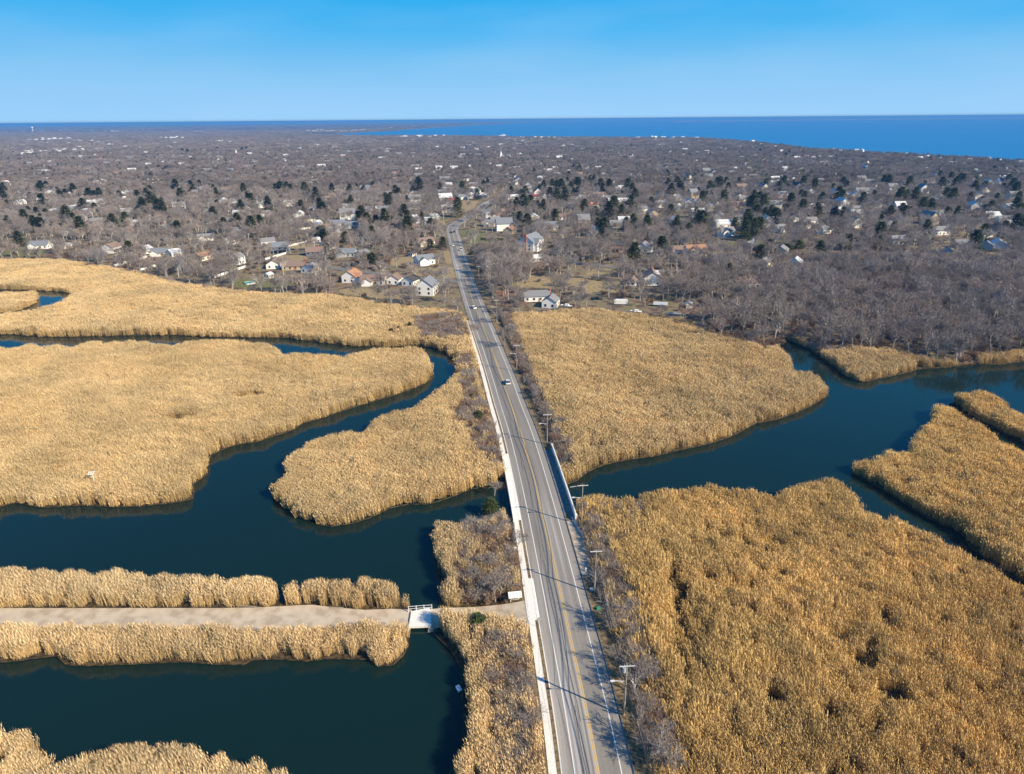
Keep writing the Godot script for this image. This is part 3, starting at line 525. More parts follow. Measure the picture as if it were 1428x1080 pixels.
func ground_and_water() -> void:
	town = pairs(TOWN)
	setting("ground", plate(town, 1.0, M.soil, 2.0))
	var b := Builder.new()
	b.quad(Vector3(-1500, -0.25, -1200), Vector3(1500, -0.25, -1200), Vector3(1500, -0.25, 60), Vector3(-1500, -0.25, 60))
	setting("water", b.mesh(M.creek_water))
	b = Builder.new()
	b.quad(Vector3(-90000, -0.5, -120000), Vector3(90000, -0.5, -120000), Vector3(90000, -0.5, 2000), Vector3(-90000, -0.5, 2000))
	setting("sea", b.mesh(M.sea_water))
	var i := 0
	for d in BEDS:
		var p := chop(pairs(d[5]), 3.0)
		setting("marsh_ground", plate(p, d[4], M.mud, 0.9))
		i += 1
	i = 0
	for d in LAWNS:
		var p := chop(pairs(d[1]), 5.0)
		setting("lawn" if d[0] != "l" else "leaf_litter_ground", plate(p, 1.02 + 0.006 * i, {"t": M.tan_lawn, "g": M.green_lawn, "l": M.leaf_litter}[d[0]]))
		i += 1
	i = 0
	for d in STREETS:
		var p := pairs(d)
		var l := PackedVector2Array()
		var r := PackedVector2Array()
		for k in p.size():
			var t := (p[mini(k + 1, p.size() - 1)] - p[maxi(k - 1, 0)]).normalized()
			l.append(p[k] + Vector2(-t.y, t.x) * 3.4)
			r.append(p[k] - Vector2(-t.y, t.x) * 3.4)
			if k > 0:
				var n := int(p[k].distance_to(p[k - 1]) / 6.0)
				for q in n:
					var w := p[k - 1].lerp(p[k], float(q) / n)
					note_block(w.x, w.y, 6.0)
		r.reverse()
		l.append_array(r)
		setting("street", plate(l, 1.165 + i * 0.005, M.street_asphalt, 0.2))
		i += 1
	# the barrier island across the bay, and the low hills far inland
	b = Builder.new()
	var last := []
	for k in 161:
		var x := 4200.0 + k * 120.0
		var z := -19500.0 - 1200.0 * sin(k * 0.02) + 0.02 * x
		var h := 9.0 + 10.0 * absf(mid.get_noise_1d(k * 3.0)) + (9.0 if mid.get_noise_1d(k * 5.0 + 400.0) > 0.1 else 0.0)
		if k == 0 or k == 160: h = 0.0
		var row := [Vector3(x, -0.6, z + 260), Vector3(x, h * 0.35, z + 160), Vector3(x, h, z), Vector3(x, -0.6, z - 300)]
		if k > 0:
			for j in 3:
				b.quad(last[j], row[j], row[j + 1], last[j + 1])
		last = row
	setting("barrier_island", b.mesh(M.tan_lawn))
	b = Builder.new()
	last = []
	for k in 101:
		var x := -22000.0 + k * 180.0
		var t := k / 100.0
		var h := 190.0 * pow(sin(PI * t), 2.0) * (0.6 + 0.4 * sin(t * 9.0)) * (0.75 + 0.25 * wide.get_noise_1d(k * 6.0))
		var row := [Vector3(x, 0.5, -33000), Vector3(x, maxf(h, 0.6), -35000), Vector3(x, 0.5, -38000)]
		if k > 0:
			for j in 2:
				b.quad(last[j], row[j], row[j + 1], last[j + 1])
		last = row
	setting("hills", b.mesh(M.soil))

func main_road() -> void:
	var n := road_c.size() - 1
	var b0 := at_z(-154.0)
	var b1 := at_z(-192.0)
	var town_i := at_z(-345.0)
	var r := setting("road", strip([[-5.7, 1.2], [5.62, 1.2]], 0, n, M.asphalt, true))
	for k in [[-3.72, M.white_line, 0.15, "edge_line"], [3.72, M.white_line, 0.15, "edge_line"], [-0.16, M.yellow_line, 0.13, "centre_line"], [0.16, M.yellow_line, 0.13, "centre_line"]]:
		put(k[3], strip([[k[0] - k[2] / 2, 1.205], [k[0] + k[2] / 2, 1.205]], 0, at_z(-655.0), k[1]), r)
	# crack sealing and drips down the middle of the lanes
	for k in 9:
		var b := Builder.new()
		var i := at_z(-66.0 - k * 23.0)
		var off := -1.9 + 0.5 * sin(k * 2.3)
		for j in 7:
			var w := 0.035 + 0.02 * absf(sin(k + j * 1.7))
			var a := on_road(i + j, off + 0.16 * sin(j * 0.9 + k), 1.204)
			var c := on_road(i + j + 1, off + 0.16 * sin(j * 0.9 + 0.9 + k), 1.204)
			var s := Vector3(road_n[i].x, 0, road_n[i].y) * w
			b.quad(a - s, a + s, c + s, c - s)
		put("crack_seal", b.mesh(M.tar), r)
	# kerbs
	setting("kerb", strip([[-5.9, 1.0], [-5.9, 1.335], [-5.7, 1.335], [-5.7, 1.15]], 0, town_i, M.concrete))
	setting("kerb", strip([[5.62, 1.15], [5.62, 1.39], [5.76, 1.39], [5.76, 1.0]], 0, town_i, M.street_asphalt))
	# soil strip between kerb and sidewalk, and the embankment's two shoulders
	for s in [[0, b0], [b1, town_i]]:
		var near: bool = s[0] == 0
		setting("planting_strip", strip([[-6.52, 1.31], [-5.9, 1.31]], s[0], s[1], M.verge))
		setting("verge", strip([[-12.5, -0.4], [-11.3, 0.2], [-8.6, 1.2], [-7.85, 1.27]], s[0], s[1], M.verge))
		setting("verge", strip([[5.76, 1.375], [9.2, 1.27], [11.5, 0.4], [12.8, -0.4]], s[0], s[1], M.verge))
	# sidewalk of cast slabs
	var walk := Node3D.new()
	walk.name = "sidewalk"
	add_child(walk)
	tag(walk, "", "", "", "structure")
	var at := 0.0
	var total := road_s[at_z(-262.0)]
	var count := 0
	while at < total:
		var c := Vector2.ZERO
		var i := 0
		while road_s[i + 1] < at + 1.2: i += 1
		var f := (at + 1.2 - road_s[i]) / (road_s[i + 1] - road_s[i])
		c = road_c[i].lerp(road_c[i + 1], f)
		var on_bridge := c.y < -154.0 and c.y > -192.0
		var wd := 1.86 if on_bridge else 1.34
		var off := -5.9 - wd / 2 if on_bridge else -6.55 - wd / 2
		var slab := BoxMesh.new()
		slab.size = Vector3(wd, 0.14, 2.385)
		slab.material = M.concrete
		var o := put("slab", slab, walk, Vector3(c.x, 1.27 + 0.004 * sin(at * 3.1), c.y) + Vector3(road_n[i].x, 0, road_n[i].y) * off)
		o.rotation.y = -atan2(road_n[i].y, road_n[i].x)
		at += 2.4
		count += 1
	put("far_walk", strip([[-7.85, 1.2], [-7.85, 1.335], [-6.52, 1.335]], at_z(-262.0), town_i, M.concrete), walk)
	for i in range(0, n):
		if road_c[i].y < -330.0: note_block(road_c[i].x, road_c[i].y, 9.0)

func bridge() -> void:
	var i0 := at_z(-152.0)
	var i1 := at_z(-194.0)
	var t := thing("road_bridge", Vector3.ZERO, 0, "low concrete road bridge with solid pale parapets over the creek", "bridge")
	put("deck", strip([[-7.95, 1.19], [-7.95, 0.35], [8.4, 0.35], [8.4, 1.19]], i0, i1, M.concrete), t)
	put("walkway", strip([[5.81, 1.2], [5.81, 1.34], [8.05, 1.34]], i0, i1, M.street_asphalt), t)
	put("parapet", strip([[8.05, 1.2], [8.05, 3.0], [8.38, 3.0], [8.38, 0.4]], i0, i1, M.concrete), t)
	put("parapet", strip([[-7.94, 0.4], [-7.94, 1.95], [-7.76, 1.95], [-7.76, 1.2]], i0, i1, M.concrete), t)
	for k in [i0, i1]:
		var b := Builder.new()
		for e in [[8.22, 3.1, 0.6], [-7.85, 2.05, 0.4]]:
			b = Builder.new()
			b.box(on_road(k, e[0], (e[1] + 0.3) / 2), Vector3(e[2], e[1] - 0.3, 0.6))
			put("end_post", b.mesh(M.concrete), t)
		b = Builder.new()
		b.box(on_road(k, 0.2, -0.2), Vector3(16.2, 1.5, 1.2), Color.WHITE, Basis(Vector3.UP, -atan2(road_n[k].y, road_n[k].x)))
		put("abutment", b.mesh(M.concrete), t)
	for s in [-6.5, -3.2, 0.2, 3.6, 6.9]:
		for k in 2:
			var p := on_road((i0 + i1) / 2 + (k * 6 - 3), s, 0.4)
			var b2 := Builder.new()
			b2.limb(p, p - Vector3(0, 1.6, 0), 0.3, 0.3, 8)
			put("pile", b2.mesh(M.concrete), t)
	var rails := [[GUARD_R, "curving steel guardrail running off the bridge parapet above brown scrub"], [GUARD_L, "curving steel guardrail beside the white sidewalk at the reed point"], [GUARD_N, "short straight steel guardrail beside the sidewalk near the white notice board"]]
	for g in rails:
		var p := pairs(g[0])
		var o := thing("guardrail", Vector3(p[0].x, 0, p[0].y), 0, g[1], "guardrail")
		var fine := PackedVector2Array()
		for k in p.size() - 1:
			for j in 5:
				fine.append(p[k].cubic_interpolate(p[k + 1], p[maxi(k - 1, 0)], p[mini(k + 2, p.size() - 1)], j / 5.0))
		fine.append(p[p.size() - 1])
		var rb := Builder.new()
		for k in fine.size() - 1:
			var a := fine[k] - p[0]
			var e := fine[k + 1] - p[0]
			var nn := (e - a).normalized()
			var s := Vector2(-nn.y, nn.x) * 0.06
			var ys := [1.52, 1.66, 1.74, 1.82, 1.96]
			for j in 4:
				var s0 := s * (1.0 if j % 2 else -1.0)
				var s1 := s * (-1.0 if j % 2 else 1.0)
				rb.quad(Vector3(a.x + s0.x, ys[j], a.y + s0.y), Vector3(e.x + s0.x, ys[j], e.y + s0.y), Vector3(e.x + s1.x, ys[j + 1], e.y + s1.y), Vector3(a.x + s1.x, ys[j + 1], a.y + s1.y))
		put("beam", rb.mesh(M.galvanised), o)
		for k in range(0, fine.size(), 3):
			var pb := Builder.new()
			pb.box(Vector3(fine[k].x - p[0].x, 1.1, fine[k].y - p[0].y), Vector3(0.16, 1.7, 0.16))
			put("post", pb.mesh(M.pole_wood), o)

func causeway() -> void:
	setting("path", plate(chop(pairs(PATH_W), 4.0), 0.36, M.gravel, 1.3))
	var rise := Builder.new()
	for k in PATH_RISE.size() - 1:
		var a: Array = PATH_RISE[k]
		var e: Array = PATH_RISE[k + 1]
		rise.quad(Vector3(a[0], a[4], a[1]), Vector3(e[0], e[4], e[1]), Vector3(e[2], e[4], e[3]), Vector3(a[2], a[4], a[3]))
		rise.quad(Vector3(a[0], a[4], a[1]), Vector3(e[0], e[4], e[1]), Vector3(e[0], -0.3, e[1] - 1.2), Vector3(a[0], -0.3, a[1] - 1.2))
		rise.quad(Vector3(a[2], a[4], a[3]), Vector3(e[2], e[4], e[3]), Vector3(e[2], -0.3, e[3] + 1.2), Vector3(a[2], -0.3, a[3] + 1.2))
	setting("path", rise.mesh(M.gravel))
	setting("sand_shoulder", strip([[5.8, 1.388], [7.6, 1.345], [9.1, 1.295]], at_z(-128.0), at_z(-151.0), M.gravel))
	setting("driveway_apron", strip([[-8.0, 1.345], [-5.9, 1.345], [-5.45, 1.215]], at_z(-115.5), at_z(-127.5), M.concrete))
	var p := pairs(CULVERT)
	var c := (p[0] + p[1] + p[2] + p[3]) / 4.0
	var t := thing("footbridge", Vector3(c.x, 0, c.y), 0, "small white concrete culvert bridge with a grey railing on the gravel causeway", "bridge")
	var q := PackedVector2Array()
	for a in p: q.append(a - c)
	put("deck", plate(q, 0.72, M.concrete, 0.45), t)
	for s in 2:
		var b := Builder.new()
		var a := q[0] if s == 0 else q[1]
		var e := q[3] if s == 0 else q[2]
		var m := (a + e) / 2.0
		b.box(Vector3(m.x, -0.3, m.y), Vector3(0.5, 1.15, a.distance_to(e) - 0.3))
		put("abutment", b.mesh(M.concrete), t)
	var r := pairs(RAIL)
	var ra := r[0] - c
	var re := r[1] - c
	for y in [1.15, 1.75]:
		var b := Builder.new()
		b.limb(Vector3(ra.x, y, ra.y), Vector3(re.x, y, re.y), 0.05, 0.05, 6)
		put("rail", b.mesh(M.lamp_grey), t)
	for k in 4:
		var b := Builder.new()
		var w := ra.lerp(re, k / 3.0)
		b.box(Vector3(w.x, 1.05, w.y), Vector3(0.16, 1.6, 0.16))
		put("post", b.mesh(M.lamp_grey), t)
	# two stacks of logs edging the causeway
	for k in [[-57.5, -122.3, 4.0], [-38.0, -121.6, 3.0]]:
		var b := Builder.new()
		b.limb(Vector3(-k[2] / 2, 0.1, 0), Vector3(k[2] / 2, 0.1, 0.2), 0.13, 0.1, 6, Color.WHITE, true)
		var o := put("driftwood_log", b.mesh(M.pole_wood), self, Vector3(k[0], 0.36, k[1]))
		tag(o, "weathered log lying on the reed side of the gravel causeway", "log", "logs along the causeway")

# ------------------------------------------------------------------ houses
const WALL_WORD := {"W": "white", "C": "cream", "G": "grey", "B": "blue-grey", "T": "tan", "R": "red-brick", "M": "mint-green", "D": "dark slate"}
const ROOF_WORD := {"g": "grey", "b": "brown", "k": "black", "r": "red", "o": "orange-brown", "s": "slate-blue", "l": "pale grey"}

func gable_walls(b: Builder, w: float, d: float, h: float, rise: float, o: Vector3, turned := false) -> void:
	var q := func(x: float, y: float, z: float) -> Vector3:
		return o + (Vector3(z, y, -x) if turned else Vector3(x, y, z))
	var x := w / 2; var z := d / 2
	b.quad(q.call(-x, 0, z), q.call(-x, h, z), q.call(x, h, z), q.call(x, 0, z))
	b.quad(q.call(x, 0, -z), q.call(x, h, -z), q.call(-x, h, -z), q.call(-x, 0, -z))
	for s in [-1.0, 1.0]:
		b.quad(q.call(s * x, 0, -z), q.call(s * x, h, -z), q.call(s * x, h, z), q.call(s * x, 0, z))
		b.tri(q.call(s * x, h, -z), q.call(s * x, h + rise, 0), q.call(s * x, h, z), Color.WHITE)

func gable_roof(b: Builder, w: float, d: float, h: float, rise: float, o: Vector3, turned := false, hip := false) -> void:
	var q := func(x: float, y: float, z: float) -> Vector3:
		return o + (Vector3(z, y, -x) if turned else Vector3(x, y, z))
	var ex := w / 2 + 0.4; var ez := d / 2 + 0.4
	var dy := rise / (d / 2) * 0.4
	var top := h + rise + 0.14
	var rx := ex - (d * 0.45 if hip else 0.0)
	for s in [-1.0, 1.0]:
		var a: Vector3 = q.call(-ex, h - dy + 0.14, s * ez)
		var e: Vector3 = q.call(ex, h - dy + 0.14, s * ez)
		var f: Vector3 = q.call(rx, top, 0)
		var g: Vector3 = q.call(-rx, top, 0)
		b.quad(a, e, f, g)
		b.quad(a - Vector3(0, 0.2, 0), e - Vector3(0, 0.2, 0), e, a)
		if not hip:
			b.quad(a - Vector3(0, 0.2, 0), g - Vector3(0, 0.2, 0), g, a)
			b.quad(e - Vector3(0, 0.2, 0), f - Vector3(0, 0.2, 0), f, e)
	if hip:
		for s in [-1.0, 1.0]:
			b.tri(q.call(s * ex, h - dy + 0.14, -ez), q.call(s * ex, h - dy + 0.14, ez), q.call(s * rx, top, 0), Color.WHITE)

func window_at(t: Node3D, p: Vector3, turn: float, m: Mesh) -> void:
	var o := put("window", m, t, p)
	o.rotation.y = turn

func house(x: float, z: float, w: float, d: float, h: float, turn: float, wall: String, roof: String, feat: String, label: String, group: String, detail: int) -> Node3D:
	var t := thing("house", Vector3(x, 0.98, z), deg_to_rad(turn), label, "house", group)
	var rise := d * 0.5 * (0.62 if h < 5.0 else 0.72)
	var hip := feat.contains("H")
	var b := Builder.new()
	gable_walls(b, w, d, h, 0.0 if hip else rise, Vector3.ZERO)
	var r := Builder.new()
	gable_roof(r, w, d, h, rise, Vector3.ZERO, false, hip)
	if feat.contains("w"):
		var ww := d * 0.75
		var off := Vector3(-w * 0.22, 0, d / 2 + 1.1)
		gable_walls(b, 3.4, ww, h * 0.86, ww * 0.33, off, true)
		gable_roof(r, 4.4, ww, h * 0.86, ww * 0.33, off - Vector3(0, 0, 0.5), true)
	if feat.contains("G"):
		gable_walls(b, 6.0, d * 0.8, h * 0.75, d * 0.22, Vector3(-w / 2 - 3.0, 0, 0.4))
		gable_roof(r, 6.0, d * 0.8, h * 0.75, d * 0.22, Vector3(-w / 2 - 3.4, 0, 0.4))
	put("wall", b.mesh(M["wall" + wall]), t)
	put("roof", r.mesh(M["roof" + roof]), t)
	if feat.contains("P"):
		var p := Builder.new()
		p.box(Vector3(0.5, 2.75, d / 2 + 1.4), Vector3(w * 0.8, 0.18, 2.7))
		put("porch_roof", p.mesh(M["roof" + roof]), t)
		for k in 4:
			var q := Builder.new()
			q.box(Vector3(0.5 + w * 0.77 * (k / 3.0 - 0.5), 1.33, d / 2 + 2.55), Vector3(0.22, 2.66, 0.22))
			put("porch_post", q.mesh(M.white_paint), t)
	if feat.contains("D"):
		for s in [-0.25, 0.25]:
			var p := Builder.new()
			p.box(Vector3(w * s, h + rise * 0.45, d * 0.27), Vector3(1.9, 1.7, 2.2))
			put("dormer", p.mesh(M["wall" + wall]), t)
	if feat.contains("K"):
		var p := Builder.new()
		p.box(Vector3(-w / 2 - 0.5, (h + rise + 1.4) / 2, 0.3), Vector3(1.0, h + rise + 1.4, 1.7))
		put("chimney", p.mesh(M.brick), t)
	elif feat.contains("c") or feat.contains("k"):
		var p := Builder.new()
		p.box(Vector3(w / 2 + 0.45, (h + rise + 1.0) / 2, 0.3), Vector3(0.95, h + rise + 1.0, 1.4))
		put("chimney", p.mesh(M.brick if feat.contains("k") else M.white_paint), t)
	elif detail > 0 and int(absf(x * 7.0)) % 3 == 0:
		var p := Builder.new()
		p.box(Vector3(w * 0.2, h + rise * 0.9, -0.4), Vector3(0.7, rise * 0.9 + 0.8, 0.7))
		put("chimney", p.mesh(M.brick), t)
	if detail > 0:
		var rows := [1.55] if h < 4.4 else [1.55, 4.2]
		var n := maxi(2, int(w / 3.4))
		for y in rows:
			if y + 0.7 > h: continue
			for k in n:
				var wx := w * ((k + 0.5) / n - 0.5)
				if not (feat.contains("w") and wx < 0.0):
					window_at(t, Vector3(wx, y, d / 2 + 0.03), 0.0, M.window_mesh)
				if detail > 1: window_at(t, Vector3(wx, y, -d / 2 - 0.03), 0.0, M.window_mesh)
			for k in 2:
				for s in ([1.0, -1.0] if detail > 1 else [1.0]):
					window_at(t, Vector3(s * (w / 2 + 0.03), y, d * (k - 0.5) * 0.5), PI / 2, M.window_mesh)
		var dr := put("door", M.door_mesh, t, Vector3(w * 0.08, 1.05, d / 2 + 0.04))
		if detail > 1:
			put("handle", M.knob_mesh, dr, Vector3(0.36, -0.05, 0.05))
	return t

func place_houses() -> void:
	var wm := BoxMesh.new(); wm.size = Vector3(1.15, 1.35, 0.1); wm.material = M.glass_dark
	var dm := BoxMesh.new(); dm.size = Vector3(1.0, 2.1, 0.1); dm.material = M.brick
	var km := BoxMesh.new(); km.size = Vector3(0.1, 0.1, 0.1); km.material = M.galvanised
	M.window_mesh = wm; M.door_mesh = dm; M.knob_mesh = km
	for d in LAWNS:
		var p := pairs(d[1])
		var c := Vector2.ZERO
		for q in p: c += q / p.size()
		for q in p:
			for k in 3:
				var e := c.lerp(q, 0.15 + 0.33 * k)
				note_block(e.x, e.y, 8.0 if d[0] != "l" else 3.0)
	var n := 0
	for a in HOUSES:
		var far := Vector2(a[0], a[1]).length()
		house(a[0], a[1], a[2], a[3], a[4], a[5], a[6], a[7], a[8], house_label(a[0], a[1], a[4], a[6], a[7], a[8]), "houses of the suburb", 2 if far < 620.0 else 1 if far < 1250.0 else 0)
		block_house(a[0], a[1], maxf(a[2], a[3]), far < 1300.0, far < 720.0)
		n += 1
	# the rest of the blocks, on a street grid turned with the main road
	var far_walls := {}
	var g := Basis(Vector3.UP, 0.13)
	for i in range(-44, 45):
		for j in range(0, 75):
			var q := g * Vector3(i * 40.0 + rng.randf_range(-9, 9), 0, -430.0 - j * 46.0 + rng.randf_range(-9, 9))
			var r := rng.randf()
			var wall: String = ["W", "W", "W", "W", "C", "G", "B", "T", "W", "D"][rng.randi() % 10]
			var roof: String = ["g", "g", "s", "b", "l", "g", "k", "l"][rng.randi() % 8]
			var turn: float = [0.0, 90.0, 0.0, 80.0, 15.0][rng.randi() % 5] + 7.5 + rng.randf_range(-6, 6)
			var w := rng.randf_range(10, 15)
			var h: float = [3.2, 3.6, 5.2, 4.2][rng.randi() % 4]
			if r < 0.40 or not in_view(q.x, q.z, 30.0) or not on_town(q.x, q.z): continue
			if q.z > -620.0: continue
			if absf(road_offset(q.x, q.z)) < 20.0 or blocked(q.x, q.z): continue
			var far := Vector2(q.x, q.z).length()
			if n < 296 and far < 1500.0:
				house(q.x, q.z, w, 8.5, h, turn, wall, roof, "", house_label(q.x, q.z, h, wall, roof, ""), "houses of the suburb", 1 if far < 1250.0 else 0)
				n += 1
			else:
				var key := wall + roof
				if not far_walls.has(key): far_walls[key] = []
				far_walls[key].append(Transform3D(Basis(Vector3.UP, deg_to_rad(turn)) * Basis.from_scale(Vector3(w / 11.0, h / 3.0, 1.2)), Vector3(q.x, 0.98, q.z)))
			block_house(q.x, q.z, w, false)
			note_block(q.x, q.z + w * 0.9, w * 0.4)
	var ps := pairs(FAR_HOUSES)
	for q in ps:
		for k in 4:
			if not far_walls.has("Wl"): far_walls["Wl"] = []
			far_walls["Wl"].append(Transform3D(Basis(Vector3.UP, rng.randf_range(0, 0.6)) * Basis.from_scale(Vector3(rng.randf_range(0.7, 1.7), rng.randf_range(1.6, 2.6), 1.0) * (1.0 if q.y < -4000.0 else 0.8)), Vector3(q.x + rng.randf_range(-45, 45), 0.98, q.y + rng.randf_range(-50, 50))))
		block_house(q.x, q.y, 30.0, false)
	var mass := Node3D.new()
	mass.name = "distant_houses"
	add_child(mass)
	tag(mass, "scattered distant suburban houses showing between the far bare trees", "houses", "", "stuff")
	for key in far_walls:
		var b := Builder.new()
		gable_walls(b, 12, 8.5, 4.0, 2.6, Vector3.ZERO)
		scatter("walls", b.mesh(M["wall" + key[0]]), far_walls[key], [], mass)
		b = Builder.new()
		gable_roof(b, 12, 8.5, 4.0, 2.6, Vector3.ZERO)
		scatter("roofs", b.mesh(M["roof" + key[1]]), far_walls[key], [], mass)
	# school, shops and other large buildings inland
	var words := ["long cream school building with a white cupola on its roof", "very long low cream building with a brown roof", "wide white flat building beside the long cream one", "broad grey commercial building with a pale roof", "white commercial building behind the broad grey one"]
	var k := 0
	for a in CIVIC:
		var t := thing("school_building" if k == 0 else "commercial_building", Vector3(a[0], 0.98, a[1]), deg_to_rad(a[5]), words[k], "building")
		var b := Builder.new()
		b.box(Vector3(0, a[4] / 2, 0), Vector3(a[2], a[4], a[3]))
		put("wall", b.mesh(M["wall" + a[6]]), t)
		b = Builder.new()
		gable_roof(b, a[2], a[3], a[4], 2.4, Vector3.ZERO, false, true)
		put("roof", b.mesh(M["roof" + a[7]]), t)
		for i in int(a[2] / 5.0):
			window_at(t, Vector3(-a[2] / 2 + 2.5 + i * 5.0, a[4] * 0.55, a[3] / 2 + 0.05), 0.0, M.window_mesh)
		if k == 0:
			b = Builder.new()
			b.box(Vector3(0, a[4] + 4.0, 0), Vector3(3, 5, 3))
			b.limb(Vector3(0, a[4] + 6.5, 0), Vector3(0, a[4] + 12, 0), 2.2, 0.05, 8)
			put("cupola", b.mesh(M.white_paint), t)
		block_house(a[0], a[1], a[2] * 0.8, false)
		k += 1
	var ch := thing("church", Vector3(-10.0, 0.98, -1840.0), deg_to_rad(8.0), "white church with a tall pointed steeple above the trees", "church")
	var cb := Builder.new()
	gable_walls(cb, 24, 12, 7, 6, Vector3.ZERO)
	put("wall", cb.mesh(M.wallW), ch)
	cb = Builder.new()
	gable_roof(cb, 24, 12, 7, 6, Vector3.ZERO)
	put("roof", cb.mesh(M.roofg), ch)
	cb = Builder.new()
	cb.box(Vector3(-13, 7, 0), Vector3(5, 14, 5))
	cb.limb(Vector3(-13, 14, 0), Vector3(-13, 23, 0), 3.0, 0.1, 8)
	put("steeple", cb.mesh(M.white_paint), ch)
	block_house(-10, -1840, 26, false)
	# water tower on the inland horizon
	var wt := thing("water_tower", Vector3(-5100, 0.98, -7900), 0, "white bulb-topped water tower on the inland horizon", "water tower")
	var wb := Builder.new()
	wb.limb(Vector3(0, 0, 0), Vector3(0, 46, 0), 4, 3, 10)
	put("shaft", wb.mesh(M.white_paint), wt)
	var sp := SphereMesh.new(); sp.radius = 11; sp.height = 18; sp.radial_segments = 16; sp.rings = 8; sp.material = M.white_paint
	put("tank", sp, wt, Vector3(0, 52, 0))

func house_label(x: float, z: float, h: float, wall: String, roof: String, feat: String) -> String:
	var where := "among bare trees"
	if absf(road_offset(x, z)) < 48.0: where = "close to the main road"
	elif z > -460.0 or (x < -120.0 and z > -600.0): where = "backing onto the reed marsh"
	elif z < -2000.0: where = "in the trees towards the bay"
	elif z < -1000.0: where = "deep among bare trees"
	var extra := ""
	if feat.contains("H"): extra = " hipped"
	var tail := ""
	if feat.contains("k") or feat.contains("K"): tail += " with brick chimney"
	if feat.contains("c"): tail += " with tall white chimney"
	if feat.contains("D"): tail += " with dormers"
	elif feat.contains("P"): tail += " with porch"
	elif feat.contains("w"): tail += " with front gable"
	elif feat.contains("G"): tail += " with garage wing"
	return "%s %s house, %s%s roof%s, %s" % ["tall" if h > 5.0 else "low", WALL_WORD[wall], ROOF_WORD[roof], extra, tail, where]

func on_town(x: float, z: float) -> bool:
	return Geometry2D.is_point_in_polygon(Vector2(x, z), town)

func block_house(x: float, z: float, w: float, open_front: bool, open_far := false) -> void:
	note_block(x, z, w * 0.55 + 2.5)
	if open_front:
		var d := Vector2(-x, -z).normalized()
		note_block(x + d.x * (w * 0.5 + 4.0), z + d.y * (w * 0.5 + 4.0), w * 0.45)
		note_block(x + d.x * (w * 0.5 + 11.0), z + d.y * (w * 0.5 + 11.0), w * 0.44)
		if open_far: note_block(x + d.x * (w * 0.5 + 19.0), z + d.y * (w * 0.5 + 19.0), w * 0.36)

func scatter(called: String, m: Mesh, where: Array, tints: Array, parent: Node) -> void:
	if where.is_empty(): return
	var mm := MultiMesh.new()
	mm.transform_format = MultiMesh.TRANSFORM_3D
	mm.use_colors = tints.size() > 0
	mm.mesh = m
	mm.instance_count = where.size()
	for i in where.size():
		mm.set_instance_transform(i, where[i])
		if tints.size() > 0: mm.set_instance_color(i, tints[i])
	var o := MultiMeshInstance3D.new()
	o.name = called
	o.multimesh = mm
	parent.add_child(o, true)

# ------------------------------------------------------------------ poles, cars, boats, fences, small things
func place_people_things() -> void:
	poles()
	var words := {"S": "silver", "W": "white", "K": "black", "V": "pale blue-white", "E": "dark green"}
	var col := {"S": Color(0.62, 0.64, 0.66), "W": Color(0.78, 0.78, 0.78), "K": Color(0.03, 0.032, 0.036), "V": Color(0.60, 0.74, 0.78), "E": Color(0.03, 0.12, 0.10)}
	var where := ["driving alone on the open road through the marsh", "driving on the road beside the hedges", "van driving behind another car past the hedges", "waiting at the bend of the main road", "turning at the bend of the main road", "parked on the side street", "parked in a yard among bare trees", "parked on the lawn of the orange-roofed house", "parked beside the road at the marsh edge", "parked beside the low white house at the marsh", "parked behind the dark hedge", "parked beside the tall white house with brick chimney", "parked beside the white houses of the side street", "parked before the grey house", "parked near the brown-roofed house", "parked in a drive between the trees", "parked under the tall pines"]
	var i := 0
	for a in CARS:
		var turn := deg_to_rad(a[3])
		var y := 1.04
		if a[4] != 0.0:
			var k := at_z(a[1])
			turn = -atan2(road_n[k].y, road_n[k].x)
			y = 1.2
		car(Vector3(a[0], y, a[1]), turn, col[a[2]], a[2] == "V", "%s %s %s" % [words[a[2]], "van" if a[2] == "V" else "car", where[i]])
		note_block(a[0], a[1], 4.0)
		i += 1
	boats()
	var fw := ["long white panel fence running down to the marsh below the orange bushes", "white panel fence between scrub and the slate-roofed house", "white panel fence running from the tall white box house to the scrub", "white panel fence in front of the pale house", "white panel fence curving behind the dark house", "short white panel fence beside the evergreen", "low white fence below the dark slate house", "white fence along the small tan lawn"]
	i = 0
	for f in FENCES:
		var p := pairs(f[1])
		var t := thing("fence", Vector3(p[0].x, 1.0, p[0].y), -atan2(p[1].y - p[0].y, p[1].x - p[0].x), fw[i], "fence")
		var n := int(p[0].distance_to(p[1]) / 2.4)
		var pm := BoxMesh.new(); pm.size = Vector3(2.2, f[0] - 0.15, 0.06); pm.material = M.white_paint
		var qm := BoxMesh.new(); qm.size = Vector3(0.16, f[0] + 0.1, 0.16); qm.material = M.white_paint
		for k in n:
			put("panel", pm, t, Vector3(k * 2.4 + 1.2, f[0] / 2, 0))
			put("post", qm, t, Vector3(k * 2.4, f[0] / 2, 0))
		i += 1
	for d in [[9.0, 2.0, Vector2(-26, -600), Vector2(-6, -596), "dark clipped hedge across the lawn beside the road"], [9.0, 2.2, Vector2(32, -560), Vector2(60, -560), "dark clipped hedge beside the tall white house with brick chimney"], [9.0, 1.6, Vector2(-31, -530), Vector2(-27, -575), "dark clipped hedge along the road edge"]]:
		hedge(d[2], d[3], d[1], d[4])
	small_things()

